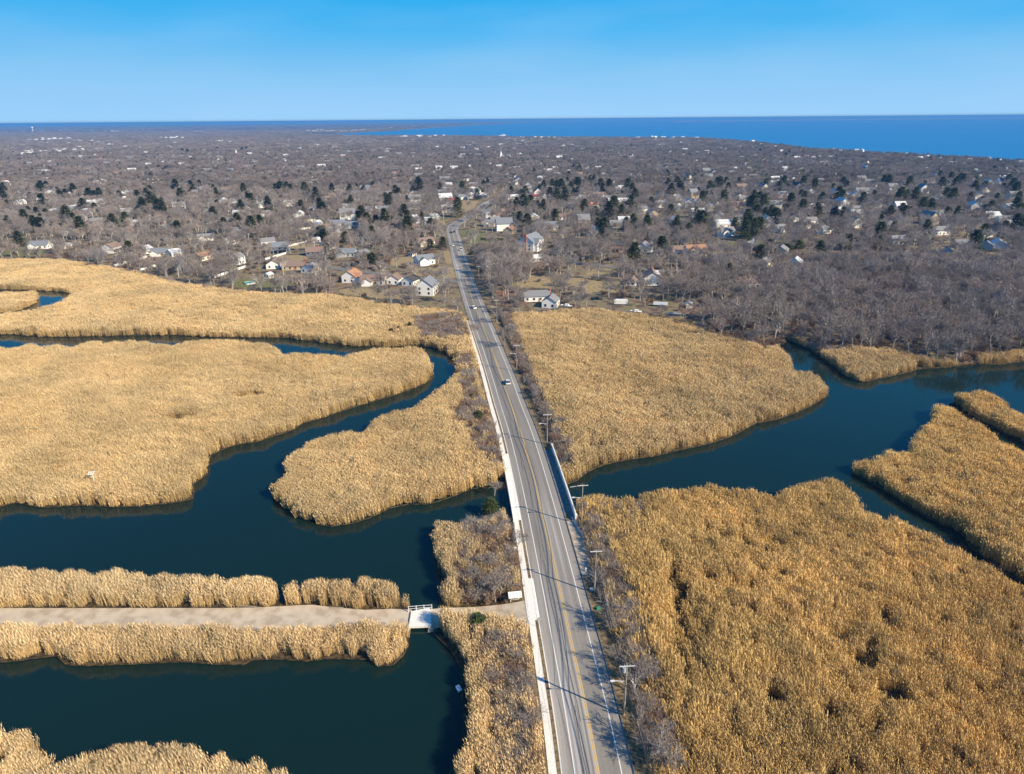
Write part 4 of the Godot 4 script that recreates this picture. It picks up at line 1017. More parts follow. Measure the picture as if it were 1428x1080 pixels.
func poles() -> void:
	var tops := []
	var words := ["wooden utility pole carrying a pale blue transformer and street lamp", "wooden utility pole by the sandy shoulder and guardrail end", "wooden utility pole with two arms reaching over the bridge parapet", "wooden utility pole with street lamp above the orange-brown scrub", "wooden utility pole with street lamp near the lone silver car", "wooden utility pole among roadside trees at the marsh end", "wooden utility pole beside the shaded stretch of road", "wooden utility pole beside the hedged lawn"]
	var i := 0
	for a in POLES:
		var k := at_z(a[1])
		var turn := -atan2(road_n[k].y, road_n[k].x)
		var t := thing("utility_pole", Vector3(a[0], 0.95, a[1]), turn, words[i], "utility pole")
		var h: float = a[2]
		var b := Builder.new()
		b.limb(Vector3(0, 0, 0), Vector3(0, h, 0), 0.19, 0.13, 10, Color.WHITE, true)
		put("post", b.mesh(M.pole_wood), t)
		b = Builder.new()
		b.box(Vector3(0, h - 0.35, 0.16), Vector3(2.7, 0.14, 0.11))
		put("crossarm", b.mesh(M.lamp_grey), t)
		for s in [-1.2, -0.45, 0.45, 1.2]:
			b = Builder.new()
			b.limb(Vector3(s, h - 0.28, 0.16), Vector3(s, h - 0.02, 0.16), 0.06, 0.035, 6, Color.WHITE, true)
			put("insulator", b.mesh(M.lamp_grey), t)
		if i in [0, 2, 3, 4, 5]:
			b = Builder.new()
			var y := h * 0.68
			b.limb(Vector3(-0.1, y, 0), Vector3(-2.0, y + 0.25, 0), 0.05, 0.045, 6)
			b.limb(Vector3(-0.1, y - 0.7, 0), Vector3(-1.0, y + 0.1, 0), 0.03, 0.03, 5)
			put("lamp_arm", b.mesh(M.lamp_grey), t)
			b = Builder.new()
			b.box(Vector3(-2.3, y + 0.24, 0), Vector3(0.75, 0.16, 0.32))
			b.box(Vector3(-2.4, y + 0.15, 0), Vector3(0.42, 0.1, 0.24))
			put("lamp_head", b.mesh(M.lamp_grey), t)
		if i == 2:
			b = Builder.new()
			b.limb(Vector3(0, h - 0.4, 0), Vector3(-3.2, h - 0.7, 0), 0.06, 0.06, 6)
			put("side_arm", b.mesh(M.lamp_grey), t)
		if i == 0:
			b = Builder.new()
			b.limb(Vector3(-0.42, h - 1.75, 0), Vector3(-0.42, h - 0.75, 0), 0.29, 0.29, 12, Color.WHITE, true)
			put("transformer", b.mesh(M.wallB), t)
		tops.append([t.position, turn, h])
		i += 1
	var ends := []
	for e in [[at_z(-52.0), 6.2], [at_z(-585.0), 7.4]]:
		ends.append([on_road(e[0], e[1] + 1.2, 0.95), -atan2(road_n[e[0]].y, road_n[e[0]].x), 11.6])
	tops.insert(0, ends[0])
	tops.append(ends[1])
	var kinds := [[-1.2, -0.02, 0.016, "thin power wire on the outer insulators above the verge"], [0.45, -0.02, 0.016, "thin power wire on the middle insulators above the verge"], [1.2, -0.02, 0.016, "thin power wire on the reed-side insulators"], [0.05, -2.6, 0.03, "black neutral cable below the crossarms"], [-0.12, -4.0, 0.045, "thick black telephone cable strung below the street lamps"], [0.12, -4.5, 0.05, "lowest thick black telephone cable along the poles"], [0.2, -3.6, 0.035, "black cable strung just above the telephone cables"]]
	for w in kinds:
		var b := Builder.new()
		for j in tops.size() - 1:
			var p: Vector3 = tops[j][0] + Basis(Vector3.UP, tops[j][1]) * Vector3(w[0], tops[j][2] + w[1], 0.16)
			var q: Vector3 = tops[j + 1][0] + Basis(Vector3.UP, tops[j + 1][1]) * Vector3(w[0], tops[j + 1][2] + w[1], 0.16)
			var sag := p.distance_to(q) * 0.016
			for s in 8:
				var t0 := s / 8.0
				var t1 := (s + 1) / 8.0
				b.limb(p.lerp(q, t0) - Vector3(0, 4 * sag * t0 * (1 - t0), 0), p.lerp(q, t1) - Vector3(0, 4 * sag * t1 * (1 - t1), 0), w[2], w[2], 5)
		var o := put("overhead_cable", b.mesh(M.cable))
		tag(o, w[3], "cable", "overhead cables along the road")

func car(at: Vector3, turn: float, c: Color, van: bool, label: String) -> void:
	var t := thing("van" if van else "car", at, turn, label, "van" if van else "car", "vehicles")
	var b := Builder.new()
	var hw := 0.9
	var low := [[-2.3, 0.45, 0.72], [-2.2, 0.3, 0.92], [-0.9, 0.28, 0.98], [1.2, 0.28, 1.0], [2.15, 0.3, 0.95], [2.3, 0.45, 0.7]]
	for i in low.size() - 1:
		var p: Array = low[i]
		var q: Array = low[i + 1]
		for s in [-1.0, 1.0]:
			b.quad(Vector3(s * hw, p[1], p[0]), Vector3(s * hw, p[2], p[0]), Vector3(s * hw, q[2], q[0]), Vector3(s * hw, q[1], q[0]), c)
		b.quad(Vector3(-hw, p[2], p[0]), Vector3(hw, p[2], p[0]), Vector3(hw, q[2], q[0]), Vector3(-hw, q[2], q[0]), c)
		b.quad(Vector3(-hw, p[1], p[0]), Vector3(hw, p[1], p[0]), Vector3(hw, q[1], q[0]), Vector3(-hw, q[1], q[0]), c)
	for e in [low[0], low[low.size() - 1]]:
		b.quad(Vector3(-hw, e[1], e[0]), Vector3(hw, e[1], e[0]), Vector3(hw, e[2], e[0]), Vector3(-hw, e[2], e[0]), c)
	put("body", b.mesh(M.coat), t)
	var rh := 2.1 if van else 1.48
	var cab := [[-1.5 if not van else -1.7, 0.97], [-0.75 if not van else -1.0, rh], [1.25 if not van else 2.1, rh], [2.0 if not van else 2.2, 1.0]]
	b = Builder.new()
	b.quad(Vector3(-0.68, rh, cab[1][0]), Vector3(0.68, rh, cab[1][0]), Vector3(0.68, rh, cab[2][0]), Vector3(-0.68, rh, cab[2][0]), c)
	if van:
		for s in [-1.0, 1.0]:
			b.quad(Vector3(s * 0.86, 0.97, -0.3), Vector3(s * 0.70, rh, -0.3), Vector3(s * 0.70, rh, 2.1), Vector3(s * 0.86, 1.0, 2.2), c)
	put("cabin_roof", b.mesh(M.coat), t)
	b = Builder.new()
	b.quad(Vector3(-0.8, cab[0][1], cab[0][0]), Vector3(0.8, cab[0][1], cab[0][0]), Vector3(0.68, rh - 0.02, cab[1][0]), Vector3(-0.68, rh - 0.02, cab[1][0]), Color.WHITE)
	put("windscreen", b.mesh(M.glass_dark), t)
	b = Builder.new()
	b.quad(Vector3(-0.8, cab[3][1], cab[3][0]), Vector3(0.8, cab[3][1], cab[3][0]), Vector3(0.68, rh - 0.02, cab[2][0]), Vector3(-0.68, rh - 0.02, cab[2][0]), Color.WHITE)
	put("rear_window", b.mesh(M.glass_dark), t)
	for s in [-1.0, 1.0]:
		b = Builder.new()
		b.quad(Vector3(s * 0.82, cab[0][1], cab[0][0]), Vector3(s * 0.68, rh - 0.02, cab[1][0]), Vector3(s * 0.68, rh - 0.02, cab[2][0]), Vector3(s * 0.82, cab[3][1], cab[3][0]), Color.WHITE)
		put("side_window", b.mesh(M.glass_dark), t)
		for z in [-1.4, 1.4]:
			b = Builder.new()
			b.limb(Vector3(s * 0.70, 0.33, z), Vector3(s * 0.93, 0.33, z), 0.33, 0.33, 12, Color.WHITE, true)
			put("wheel", b.mesh(M.rubber), t)

func boats() -> void:
	var words := {"camper": "white camper trailer with blue stripe parked at the marsh edge", "tarp": "long boat under a grey-blue tarpaulin near the marsh edge", "boat0": "white motorboat on the ground between camper and reeds", "canopy": "white boat with a dark canopy beside the reeds", "shed": "pale green garden shed behind the covered boats", "boat1": "white boat on a trailer beside the small white gabled house", "dark": "dark covered boat on the grass by the marsh"}
	var nb := 0
	for a in BOATS:
		var at := Vector3(a[0], 1.0, a[1])
		var turn := deg_to_rad(a[3])
		block_house(a[0], a[1], 9.0, true)
		if a[2] == "camper":
			var t := thing("camper_trailer", at, turn, words.camper, "camper")
			var b := Builder.new()
			b.box(Vector3(0, 1.7, 0), Vector3(2.4, 2.3, 7.6))
			b.box(Vector3(0, 2.9, 0.3), Vector3(2.2, 0.18, 6.6))
			put("body", b.mesh(M.white_paint), t)
			b = Builder.new()
			b.box(Vector3(1.22, 1.2, 0), Vector3(0.03, 0.3, 7.0))
			put("stripe", b.mesh(M.roofs), t)
			for z in [-2.2, 0.0, 2.2]:
				var o := put("window", M.window_mesh, t, Vector3(1.22, 2.0, z)); o.rotation.y = PI / 2
			for z in [-0.5, 0.5]:
				b = Builder.new()
				b.limb(Vector3(-1.1, 0.36, z), Vector3(1.15, 0.36, z), 0.35, 0.35, 10, Color.WHITE, true)
				put("wheel", b.mesh(M.rubber), t)
		elif a[2] == "shed":
			var t := thing("garden_shed", at, turn, words.shed, "shed")
			var b := Builder.new()
			gable_walls(b, 4.2, 3.4, 2.3, 1.0, Vector3.ZERO)
			put("wall", b.mesh(M.wallC), t)
			b = Builder.new()
			gable_roof(b, 4.2, 3.4, 2.3, 1.0, Vector3.ZERO)
			put("roof", b.mesh(M.roofl), t)
			put("door", M.door_mesh, t, Vector3(0, 1.05, 1.73))
		else:
			var key: String = a[2] + (str(nb) if a[2] == "boat" else "")
			if a[2] == "boat": nb += 1
			var t := thing("motorboat", at, turn, words[key], "boat")
			var b := Builder.new()
			var st := [[-3.4, 0.05, 1.5], [-2.4, 0.7, 1.35], [-1.0, 1.1, 1.2], [1.2, 1.2, 1.15], [3.0, 1.1, 1.15]]
			for i in st.size() - 1:
				var p: Array = st[i]
				var q: Array = st[i + 1]
				for s in [-1.0, 1.0]:
					b.quad(Vector3(s * p[1], p[2], p[0]), Vector3(s * q[1], q[2], q[0]), Vector3(s * q[1] * 0.4, 0.35, q[0]), Vector3(s * p[1] * 0.4, 0.55, p[0]))
				b.quad(Vector3(-p[1], p[2] - 0.1, p[0]), Vector3(p[1], p[2] - 0.1, p[0]), Vector3(q[1], q[2] - 0.1, q[0]), Vector3(-q[1], q[2] - 0.1, q[0]))
			b.quad(Vector3(-1.1, 1.15, 3), Vector3(1.1, 1.15, 3), Vector3(0.45, 0.35, 3), Vector3(-0.45, 0.35, 3))
			put("hull", b.mesh(M.glass_dark if a[2] == "dark" else M.white_paint), t)
			b = Builder.new()
			if a[2] == "tarp":
				gable_roof(b, 7.0, 2.8, 1.3, 1.0, Vector3.ZERO, true)
				put("tarpaulin", b.mesh(M.wallB), t)
			elif a[2] == "canopy":
				b.box(Vector3(0, 2.7, 0.3), Vector3(2.2, 0.12, 2.8))
				put("canopy", b.mesh(M.cable), t)
				for s in [-1.0, 1.0]:
					for z in [-0.9, 1.5]:
						var q := Builder.new()
						q.limb(Vector3(s, 1.1, z), Vector3(s, 2.65, z), 0.04, 0.04, 5)
						put("canopy_post", q.mesh(M.lamp_grey), t)
			else:
				b.box(Vector3(0, 1.55, 0.2), Vector3(1.5, 0.9, 2.2))
				put("cabin", b.mesh(M.white_paint if a[2] == "boat" else M.cable), t)
				b = Builder.new()
				b.box(Vector3(0, 1.72, -0.92), Vector3(1.4, 0.4, 0.06))
				put("windscreen", b.mesh(M.glass_dark), t)
			b = Builder.new()
			b.box(Vector3(0, 0.22, 0.4), Vector3(1.4, 0.44, 4.0))
			put("trailer", b.mesh(M.galvanised), t)

func hedge(a: Vector2, e: Vector2, h: float, label: String) -> void:
	var t := thing("hedge", Vector3(a.x, 1.0, a.y), 0, label, "hedge")
	var b := Builder.new()
	var n := int(a.distance_to(e) * 60)
	for i in n:
		var f := rng.randf()
		var p := (e - a) * f
		var o := Vector3(p.x + rng.randf_range(-0.7, 0.7), rng.randf_range(0.0, h), p.y + rng.randf_range(-0.7, 0.7))
		var d := Vector3(rng.randf_range(-1, 1), rng.randf_range(0.1, 1), rng.randf_range(-1, 1)).normalized()
		var s := d.cross(Vector3(rng.randf_range(-1, 1), rng.randf_range(-1, 1), 0.3)).normalized()
		b.sliver(o, o + d * 0.6, 0.4, s, Color(0.035, 0.055, 0.02) * rng.randf_range(0.6, 1.3))
	put("foliage", b.mesh(M.needles), t)
	for k in 5:
		note_block(a.lerp(e, k / 4.0).x, a.lerp(e, k / 4.0).y + 4.0, 5.0)

func small_things() -> void:
	# notice board at the causeway's mouth
	var t := thing("notice_board", AT_BOARD, 0.15, "white roofed notice board on posts at the causeway entrance", "notice board")
	for s in [-0.9, 0.9]:
		var b := Builder.new()
		b.box(Vector3(s, 1.1, 0), Vector3(0.14, 2.2, 0.14))
		put("post", b.mesh(M.white_paint), t)
	var b1 := Builder.new()
	b1.box(Vector3(0, 1.0, 0), Vector3(1.7, 1.1, 0.08))
	var pan := put("panel", b1.mesh(M.white_paint), t)
	b1 = Builder.new()
	for k in 3: b1.box(Vector3(-0.5 + k * 0.5, 0.75, 0.05), Vector3(0.4, 0.35, 0.02))
	put("notices", b1.mesh(M.board_picture), pan)
	b1 = Builder.new()
	gable_roof(b1, 2.1, 1.3, 2.0, 0.45, Vector3.ZERO)
	put("roof", b1.mesh(M.white_paint), t)
	# pale marker by the sidewalk
	b1 = Builder.new()
	b1.box(Vector3(0, 0.5, 0), Vector3(0.14, 1.0, 0.14))
	t = thing("marker_post", AT_MARKER, 0, "short white marker post with a crosspiece beside the sidewalk", "marker post")
	put("post", b1.mesh(M.white_paint), t)
	b1 = Builder.new()
	b1.box(Vector3(0, 1.0, 0), Vector3(0.75, 0.2, 0.4))
	put("crosspiece", b1.mesh(M.white_paint), t)
	# cabinet and pedestals by the second pole
	t = thing("utility_cabinet", AT_BOX, 0.2, "pale grey utility cabinet at the foot of a wooden pole", "cabinet")
	b1 = Builder.new()
	b1.box(Vector3(0, 0.4, 0), Vector3(0.7, 0.8, 0.5))
	put("body", b1.mesh(M.lamp_grey), t)
	b1 = Builder.new()
	b1.box(Vector3(0, 0.84, 0), Vector3(0.78, 0.08, 0.58))
	put("lid", b1.mesh(M.white_paint), t)
	t = thing("marker_pedestal", AT_HYDRANT, 0, "upright white pedestal on the sandy road shoulder", "pedestal")
	b1 = Builder.new()
	b1.box(Vector3(0, 0.55, 0), Vector3(0.36, 1.1, 0.3))
	put("body", b1.mesh(M.white_paint), t)
	b1 = Builder.new()
	b1.limb(Vector3(0, 1.1, 0), Vector3(0, 1.35, 0), 0.2, 0.08, 8, Color.WHITE, true)
	put("cap", b1.mesh(M.white_paint), t)
	t = thing("telephone_pedestal", AT_GREENBOX, 0.3, "small bright green cable box on the grass verge", "cable box")
	b1 = Builder.new()
	b1.box(Vector3(0, 0.4, 0), Vector3(0.75, 0.8, 0.5))
	put("body", b1.mesh(M.green_metal), t)
	b1 = Builder.new()
	b1.box(Vector3(0, 0.83, 0), Vector3(0.83, 0.07, 0.58))
	put("lid", b1.mesh(M.green_metal), t)
	# washed-up pale box
	t = thing("cooler_box", AT_FLOATBOX, 0.5, "pale pinkish cooler box washed up at the edge of the dark green pond", "cooler")
	paint("pink_plastic", Color(0.75, 0.58, 0.62), 0.5)
	b1 = Builder.new()
	b1.box(Vector3(0, 0.2, 0), Vector3(0.7, 0.5, 1.2), Color.WHITE, Basis(Vector3.RIGHT, 0.2))
	put("body", b1.mesh(M.pink_plastic), t)
	b1 = Builder.new()
	b1.box(Vector3(0, 0.48, 0.02), Vector3(0.76, 0.1, 1.26), Color.WHITE, Basis(Vector3.RIGHT, 0.2))
	put("lid", b1.mesh(M.white_paint), t)
	# road sign at the end of the planting strip
	t = thing("road_sign", AT_SIGNPOST, 0.0, "grey diamond road sign seen from behind at the end of the planting strip", "road sign")
	b1 = Builder.new()
	b1.limb(Vector3(0, 0, 0), Vector3(0, 2.6, 0), 0.035, 0.035, 6)
	put("post", b1.mesh(M.galvanised), t)
	b1 = Builder.new()
	b1.box(Vector3(0, 2.3, 0.05), Vector3(0.75, 0.75, 0.02), Color.WHITE, Basis(Vector3.BACK, PI / 4))
	put("panel", b1.mesh(M.galvanised), t)
	# nesting platform in the reeds
	t = thing("nest_platform", AT_NEST, 0.3, "white wooden bird nesting platform on a braced post in the reeds", "nest platform")
	b1 = Builder.new()
	b1.limb(Vector3(0, 0, 0), Vector3(0, 5.2, 0), 0.13, 0.1, 8)
	put("post", b1.mesh(M.white_paint), t)
	b1 = Builder.new()
	for s in [-0.6, 0.0, 0.6]:
		b1.box(Vector3(s - 0.3, 5.25, 0), Vector3(0.16, 0.12, 1.7))
	b1.box(Vector3(-0.3, 5.35, 0.75), Vector3(1.7, 0.12, 0.16)); b1.box(Vector3(-0.3, 5.35, -0.75), Vector3(1.7, 0.12, 0.16))
	put("platform", b1.mesh(M.white_paint), t)
	b1 = Builder.new()
	b1.limb(Vector3(0, 3.6, 0), Vector3(-0.9, 5.2, 0), 0.05, 0.05, 5)
	put("brace", b1.mesh(M.white_paint), t)
	# pool with teal cover behind the marsh-side houses
	t = thing("swimming_pool", Vector3(-167, 1.0, -437), 0.25, "above-ground pool with a teal cover behind the marsh-side houses", "pool")
	paint("teal_cover", Color(0.05, 0.30, 0.28), 0.5)
	b1 = Builder.new()
	b1.limb(Vector3(0, 0, 0), Vector3(0, 1.1, 0), 3.4, 3.4, 24)
	put("wall", b1.mesh(M.white_paint), t)
	b1 = Builder.new()
	b1.limb(Vector3(0, 0.9, 0), Vector3(0, 1.0, 0), 3.36, 3.36, 24, Color.WHITE, true)
	put("cover", b1.mesh(M.teal_cover), t)
	note_block(-167, -437, 7.0)

# ------------------------------------------------------------------ reeds
func reed_clump(sd: int, stems: int, span: float, stem_w: float, straw: Color) -> ArrayMesh:
	# one clump of dead common reed: bare stems, strap leaves hanging on one side, a feathery plume on top
	var r := RandomNumberGenerator.new()
	r.seed = sd
	var b := Builder.new()
	for i in stems:
		var a := r.randf() * TAU
		var d := sqrt(r.randf()) * span
		var p := Vector3(cos(a) * d, 0, sin(a) * d)
		var h := r.randf_range(2.2, 3.45)
		var lean := Vector3(r.randf_range(-0.13, 0.13) - 0.06, 1.0, r.randf_range(-0.13, 0.13)).normalized()
		var q := p + lean * h
		var s := Vector3(cos(a * 3.1 + i), 0, sin(a * 3.1 + i))
		var g := r.randf_range(0.6, 1.25)
		var k := straw * g
		b.sliver(p, q, stem_w * 1.3, s, k * 0.95)
		for l in 4:
			var o := p.lerp(q, r.randf_range(0.08, 0.9))
			var e := Vector3(r.randf_range(-0.4, 0.4) - 0.1, r.randf_range(0.4, 1.1), r.randf_range(-0.4, 0.4)).normalized()
			b.sliver(o, o + e * r.randf_range(0.4, 0.85), stem_w * 1.5, e.cross(Vector3(0.3, 1, 0.2)).normalized(), k * r.randf_range(0.8, 1.1))
		var w := stem_w * 2.0
		var plume := Color(straw.r * 1.08, straw.g * 1.14, straw.b * 1.35) * g
		var e2 := (lean + Vector3(-0.26, 0.0, r.randf_range(-0.2, 0.2))).normalized()
		var m := q + lean * 0.14
		b.tri(q - s * w * 0.3, m + s * w * 0.6, m + e2 * 0.58, plume)
		b.tri(q + s * w * 0.3, m - s * w * 0.6, m + e2 * 0.46, plume)
	return b.mesh(M.reed)

func reeds() -> void:
	var gold := Color(0.73, 0.505, 0.195)
	var straw := Color(0.68, 0.495, 0.25)
	var sand := Color(0.66, 0.475, 0.225)
	var meshes := [[reed_clump(1, 34, 0.85, 0.042, gold), reed_clump(2, 34, 0.85, 0.042, gold)], [reed_clump(3, 42, 1.1, 0.06, sand), reed_clump(4, 42, 1.1, 0.06, sand)], [reed_clump(5, 48, 1.7, 0.09, sand), reed_clump(6, 48, 1.7, 0.09, sand)], [reed_clump(7, 36, 0.8, 0.042, straw), reed_clump(8, 36, 0.8, 0.042, straw)], [reed_clump(9, 42, 1.05, 0.058, gold), reed_clump(10, 42, 1.05, 0.058, gold)]]
	var brush := []
	for d in BRUSH: brush.append([d[0], pairs(d[1])])
	for d in BEDS:
		var p := pairs(d[5])
		var outer := chop(p, 3.0)
		var inner: Array = Geometry2D.offset_polygon(outer, -d[1] - 0.3)
		var lo := Vector2(1e9, 1e9)
		var hi := -lo
		for q in p:
			lo = lo.min(q); hi = hi.max(q)
		var sp: float = d[2]
		var where := [[], []]
		var tints := [[], []]
		var x := lo.x
		while x < hi.x:
			var z := lo.y
			while z < hi.y:
				var px := x + rng.randf_range(-0.5, 0.5) * sp
				var pz := z + rng.randf_range(-0.5, 0.5) * sp
				z += sp
				if not in_view(px, pz, 14.0): continue
				var q := Vector2(px, pz)
				var ok := false
				for poly in inner:
					if Geometry2D.is_point_in_polygon(q, poly): ok = true
				if not ok: continue
				var off := road_offset(px, pz)
				if absf(off) < 8.6: continue
				var edge := mid.get_noise_2d(px * 2.6, pz * 2.6)
				# small inlets where the clumps stand apart at the bank, and lower growth along it
				var bank := 0
				for e in [Vector2(1.1, 0), Vector2(-1.1, 0), Vector2(0, 1.1), Vector2(0, -1.1)]:
					if not Geometry2D.is_point_in_polygon(q + e, outer): bank = 2
					elif bank == 0 and not Geometry2D.is_point_in_polygon(q + e * 2.2, outer): bank = 1
				if (edge < -0.08 and bank == 2) or (edge < -0.38 and bank == 1): continue
				var tall := 1.0 + 0.22 * wide.get_noise_2d(px, pz) + 0.26 * mid.get_noise_2d(px, pz) + 0.14 * edge
				tall *= [1.0, 0.93, 0.78][bank]
				var gap := mid.get_noise_2d(px * 3.7 + 500.0, pz * 1.5 - 200.0)
				if gap < -0.36 and (d[3] == 0 or d[3] == 3): continue
				tall += 0.1 * gap
				var thin := false
				for c in HOLLOWS:
					var u := Vector2((px - c[0]) / (c[2] * 1.25 + 0.35), (pz - c[1]) / (c[3] * 1.25 + 0.35))
					var l := u.length() + 0.35 * edge
					if l < 1.0: thin = true
					elif l < 1.6: tall *= 0.86
				if thin and rng.randf() < 0.86: continue
				if thin: tall *= 0.5
				var in_brush := false
				for s in brush:
					if Geometry2D.is_point_in_polygon(q, s[1]) and rng.randf() < s[0] * 0.93: in_brush = true
				if in_brush: continue
				var v := rng.randi() % 2
				var g := 1.0 + 0.26 * wide.get_noise_2d(px * 1.7 + 300, pz * 1.7) + 0.14 * mid.get_noise_2d(px * 0.8 + 77, pz * 2.2) + rng.randf_range(-0.07, 0.07)
				var warm := 0.06 * wide.get_noise_2d(px * 1.3 - 700, pz * 1.3)
				var lean := Basis(Vector3(rng.randf_range(-1, 1), 0, rng.randf_range(-1, 1)).normalized(), rng.randf_range(0, 0.07 if bank < 2 else 0.34))
				where[v].append(Transform3D(lean * Basis(Vector3.UP, rng.randf_range(-0.9, 0.9)) * Basis.from_scale(Vector3(1, tall, 1)), Vector3(px, d[4] - 0.05, pz)))
				tints[v].append(Color(g * (1.0 + warm * 0.4), g * (1.0 - warm * 0.25), g * (1.0 - warm * 1.1)))
			x += sp
		var bed := Node3D.new()
		bed.name = numbered("reed_bed")
		add_child(bed)
		tag(bed, d[0], "reeds", "reed beds of the tidal marsh", "stuff")
		for v in 2:
			scatter("reeds", meshes[d[3]][v], where[v], tints[v], bed)

# ------------------------------------------------------------------ trees and shrubs
func grow(tr: Builder, cr: Builder, r: RandomNumberGenerator, p: Vector3, dir: Vector3, length: float, rad: float, level: int, kids: Array, twigs: int, tw: float, tl: float, bark: Color, twig: Color) -> void:
	var last := kids.size()
	var bend := Vector3(r.randf_range(-1, 1), r.randf_range(-0.2, 0.5), r.randf_range(-1, 1)) * 0.22
	var m := p + dir * length * 0.5
	var d2 := (dir + bend).normalized()
	var q := m + d2 * length * 0.5
	var b := tr if level == 0 else cr
	var sides := 6 if level == 0 else 3
	b.limb(p, m, rad, rad * 0.78, sides, bark)
	b.limb(m, q, rad * 0.78, rad * 0.5, sides, bark)
	if level == last:
		for i in twigs:
			var f := r.randf()
			var o := p.lerp(m, f * 2) if f < 0.5 else m.lerp(q, f * 2 - 1)
			var e := (d2 * 0.6 + Vector3(r.randf_range(-1, 1), r.randf_range(-0.35, 1.0), r.randf_range(-1, 1))).normalized()
			var s := e.cross(Vector3(r.randf_range(-1, 1), r.randf_range(-1, 1), r.randf_range(-1, 1))).normalized()
			cr.sliver(o, o + e * tl * r.randf_range(0.5, 1.2), tw, s, twig * r.randf_range(0.75, 1.25))
		return
	var n: int = kids[level]
	var turn := r.randf() * TAU
	for i in n:
		var f := 0.45 + 0.55 * (i + r.randf()) / n if level > 0 else 0.5 + 0.5 * (i + r.randf()) / n
		var o := p.lerp(m, f * 2) if f < 0.5 else m.lerp(q, f * 2 - 1)
		turn += 2.4 + r.randf_range(-0.4, 0.4)
		var a := d2.cross(Vector3.RIGHT if absf(d2.x) < 0.8 else Vector3.BACK).normalized()
		var c := d2.cross(a)
		var open := r.randf_range(0.45, 0.95)
		var e := (d2 * cos(open) + (a * cos(turn) + c * sin(turn)) * sin(open) + Vector3.UP * 0.18).normalized()
		grow(tr, cr, r, o, e, length * r.randf_range(0.55, 0.8) * (0.95 if level == 0 else 0.85), rad * 0.48, level + 1, kids, twigs, tw, tl, bark, twig)

func bare_tree(sd: int, h: float, kids: Array, twigs: int, tw: float, tl: float, bark: Color, twig: Color) -> Array:
	var r := RandomNumberGenerator.new()
	r.seed = sd
	var tr := Builder.new()
	var cr := Builder.new()
	grow(tr, cr, r, Vector3(0, -0.2, 0), Vector3(r.randf_range(-0.08, 0.08), 1, r.randf_range(-0.08, 0.08)).normalized(), h * 0.5, h * 0.019, 0, kids, twigs, tw, tl, bark, twig)
	var both := Builder.new()
	both.v = tr.v + cr.v
	both.c = tr.c + cr.c
	return [tr.mesh(M.bark), cr.mesh(M.bark), both.mesh(M.bark)]

func shrub(sd: int, h: float, stems: int, twigs: int, tw: float, twig: Color) -> Array:
	var r := RandomNumberGenerator.new()
	r.seed = sd
	var b := Builder.new()
	var s0 := Builder.new()
	for i in stems:
		var d := Vector3(r.randf_range(-0.7, 0.7), 1, r.randf_range(-0.7, 0.7)).normalized()
		grow(s0, b, r, Vector3(r.randf_range(-0.5, 0.5), -0.1, r.randf_range(-0.5, 0.5)), d, h * r.randf_range(0.35, 0.6), 0.04, 0, [4], twigs, tw, h * 0.3, twig * 1.25, twig)
	return [s0.mesh(M.bark), b.mesh(M.bark)]

func conifer(sd: int, dense: int) -> Array:
	# unit evergreen: 10 m tall, 4 m in radius
	var r := RandomNumberGenerator.new()
	r.seed = sd
	var t := Builder.new()
	t.limb(Vector3(0, -0.2, 0), Vector3(0, 9.2, 0), 0.22, 0.05, 6, Color(0.12, 0.09, 0.07))
	var b := Builder.new()
	for i in dense:
		var f := pow(r.randf(), 0.8)
		var y := 0.6 + 9.2 * f
		var lump := 0.75 + 0.35 * sin(i * 0.37 + y * 1.3)
		var rad := 4.0 * pow(1.0 - f, 0.58) * lump + 0.2
		var a := r.randf() * TAU
		var d := rad * sqrt(r.randf_range(0.15, 1.0))
		var o := Vector3(cos(a) * d, y - d * 0.12, sin(a) * d)
		var e := Vector3(cos(a), r.randf_range(-0.35, 0.55), sin(a)).normalized()
		var s := e.cross(Vector3(r.randf_range(-0.4, 0.4), 1, r.randf_range(-0.4, 0.4))).normalized()
		var g := r.randf_range(0.55, 1.35)
		b.sliver(o, o + e * r.randf_range(0.8, 1.6), 0.85, s, Color(0.062 * g, 0.082 * g, 0.030 * g))
	var both := Builder.new()
	both.v = t.v + b.v
	both.c = t.c + b.c
	return [t.mesh(M.bark), b.mesh(M.needles), both.mesh(M.needles)]

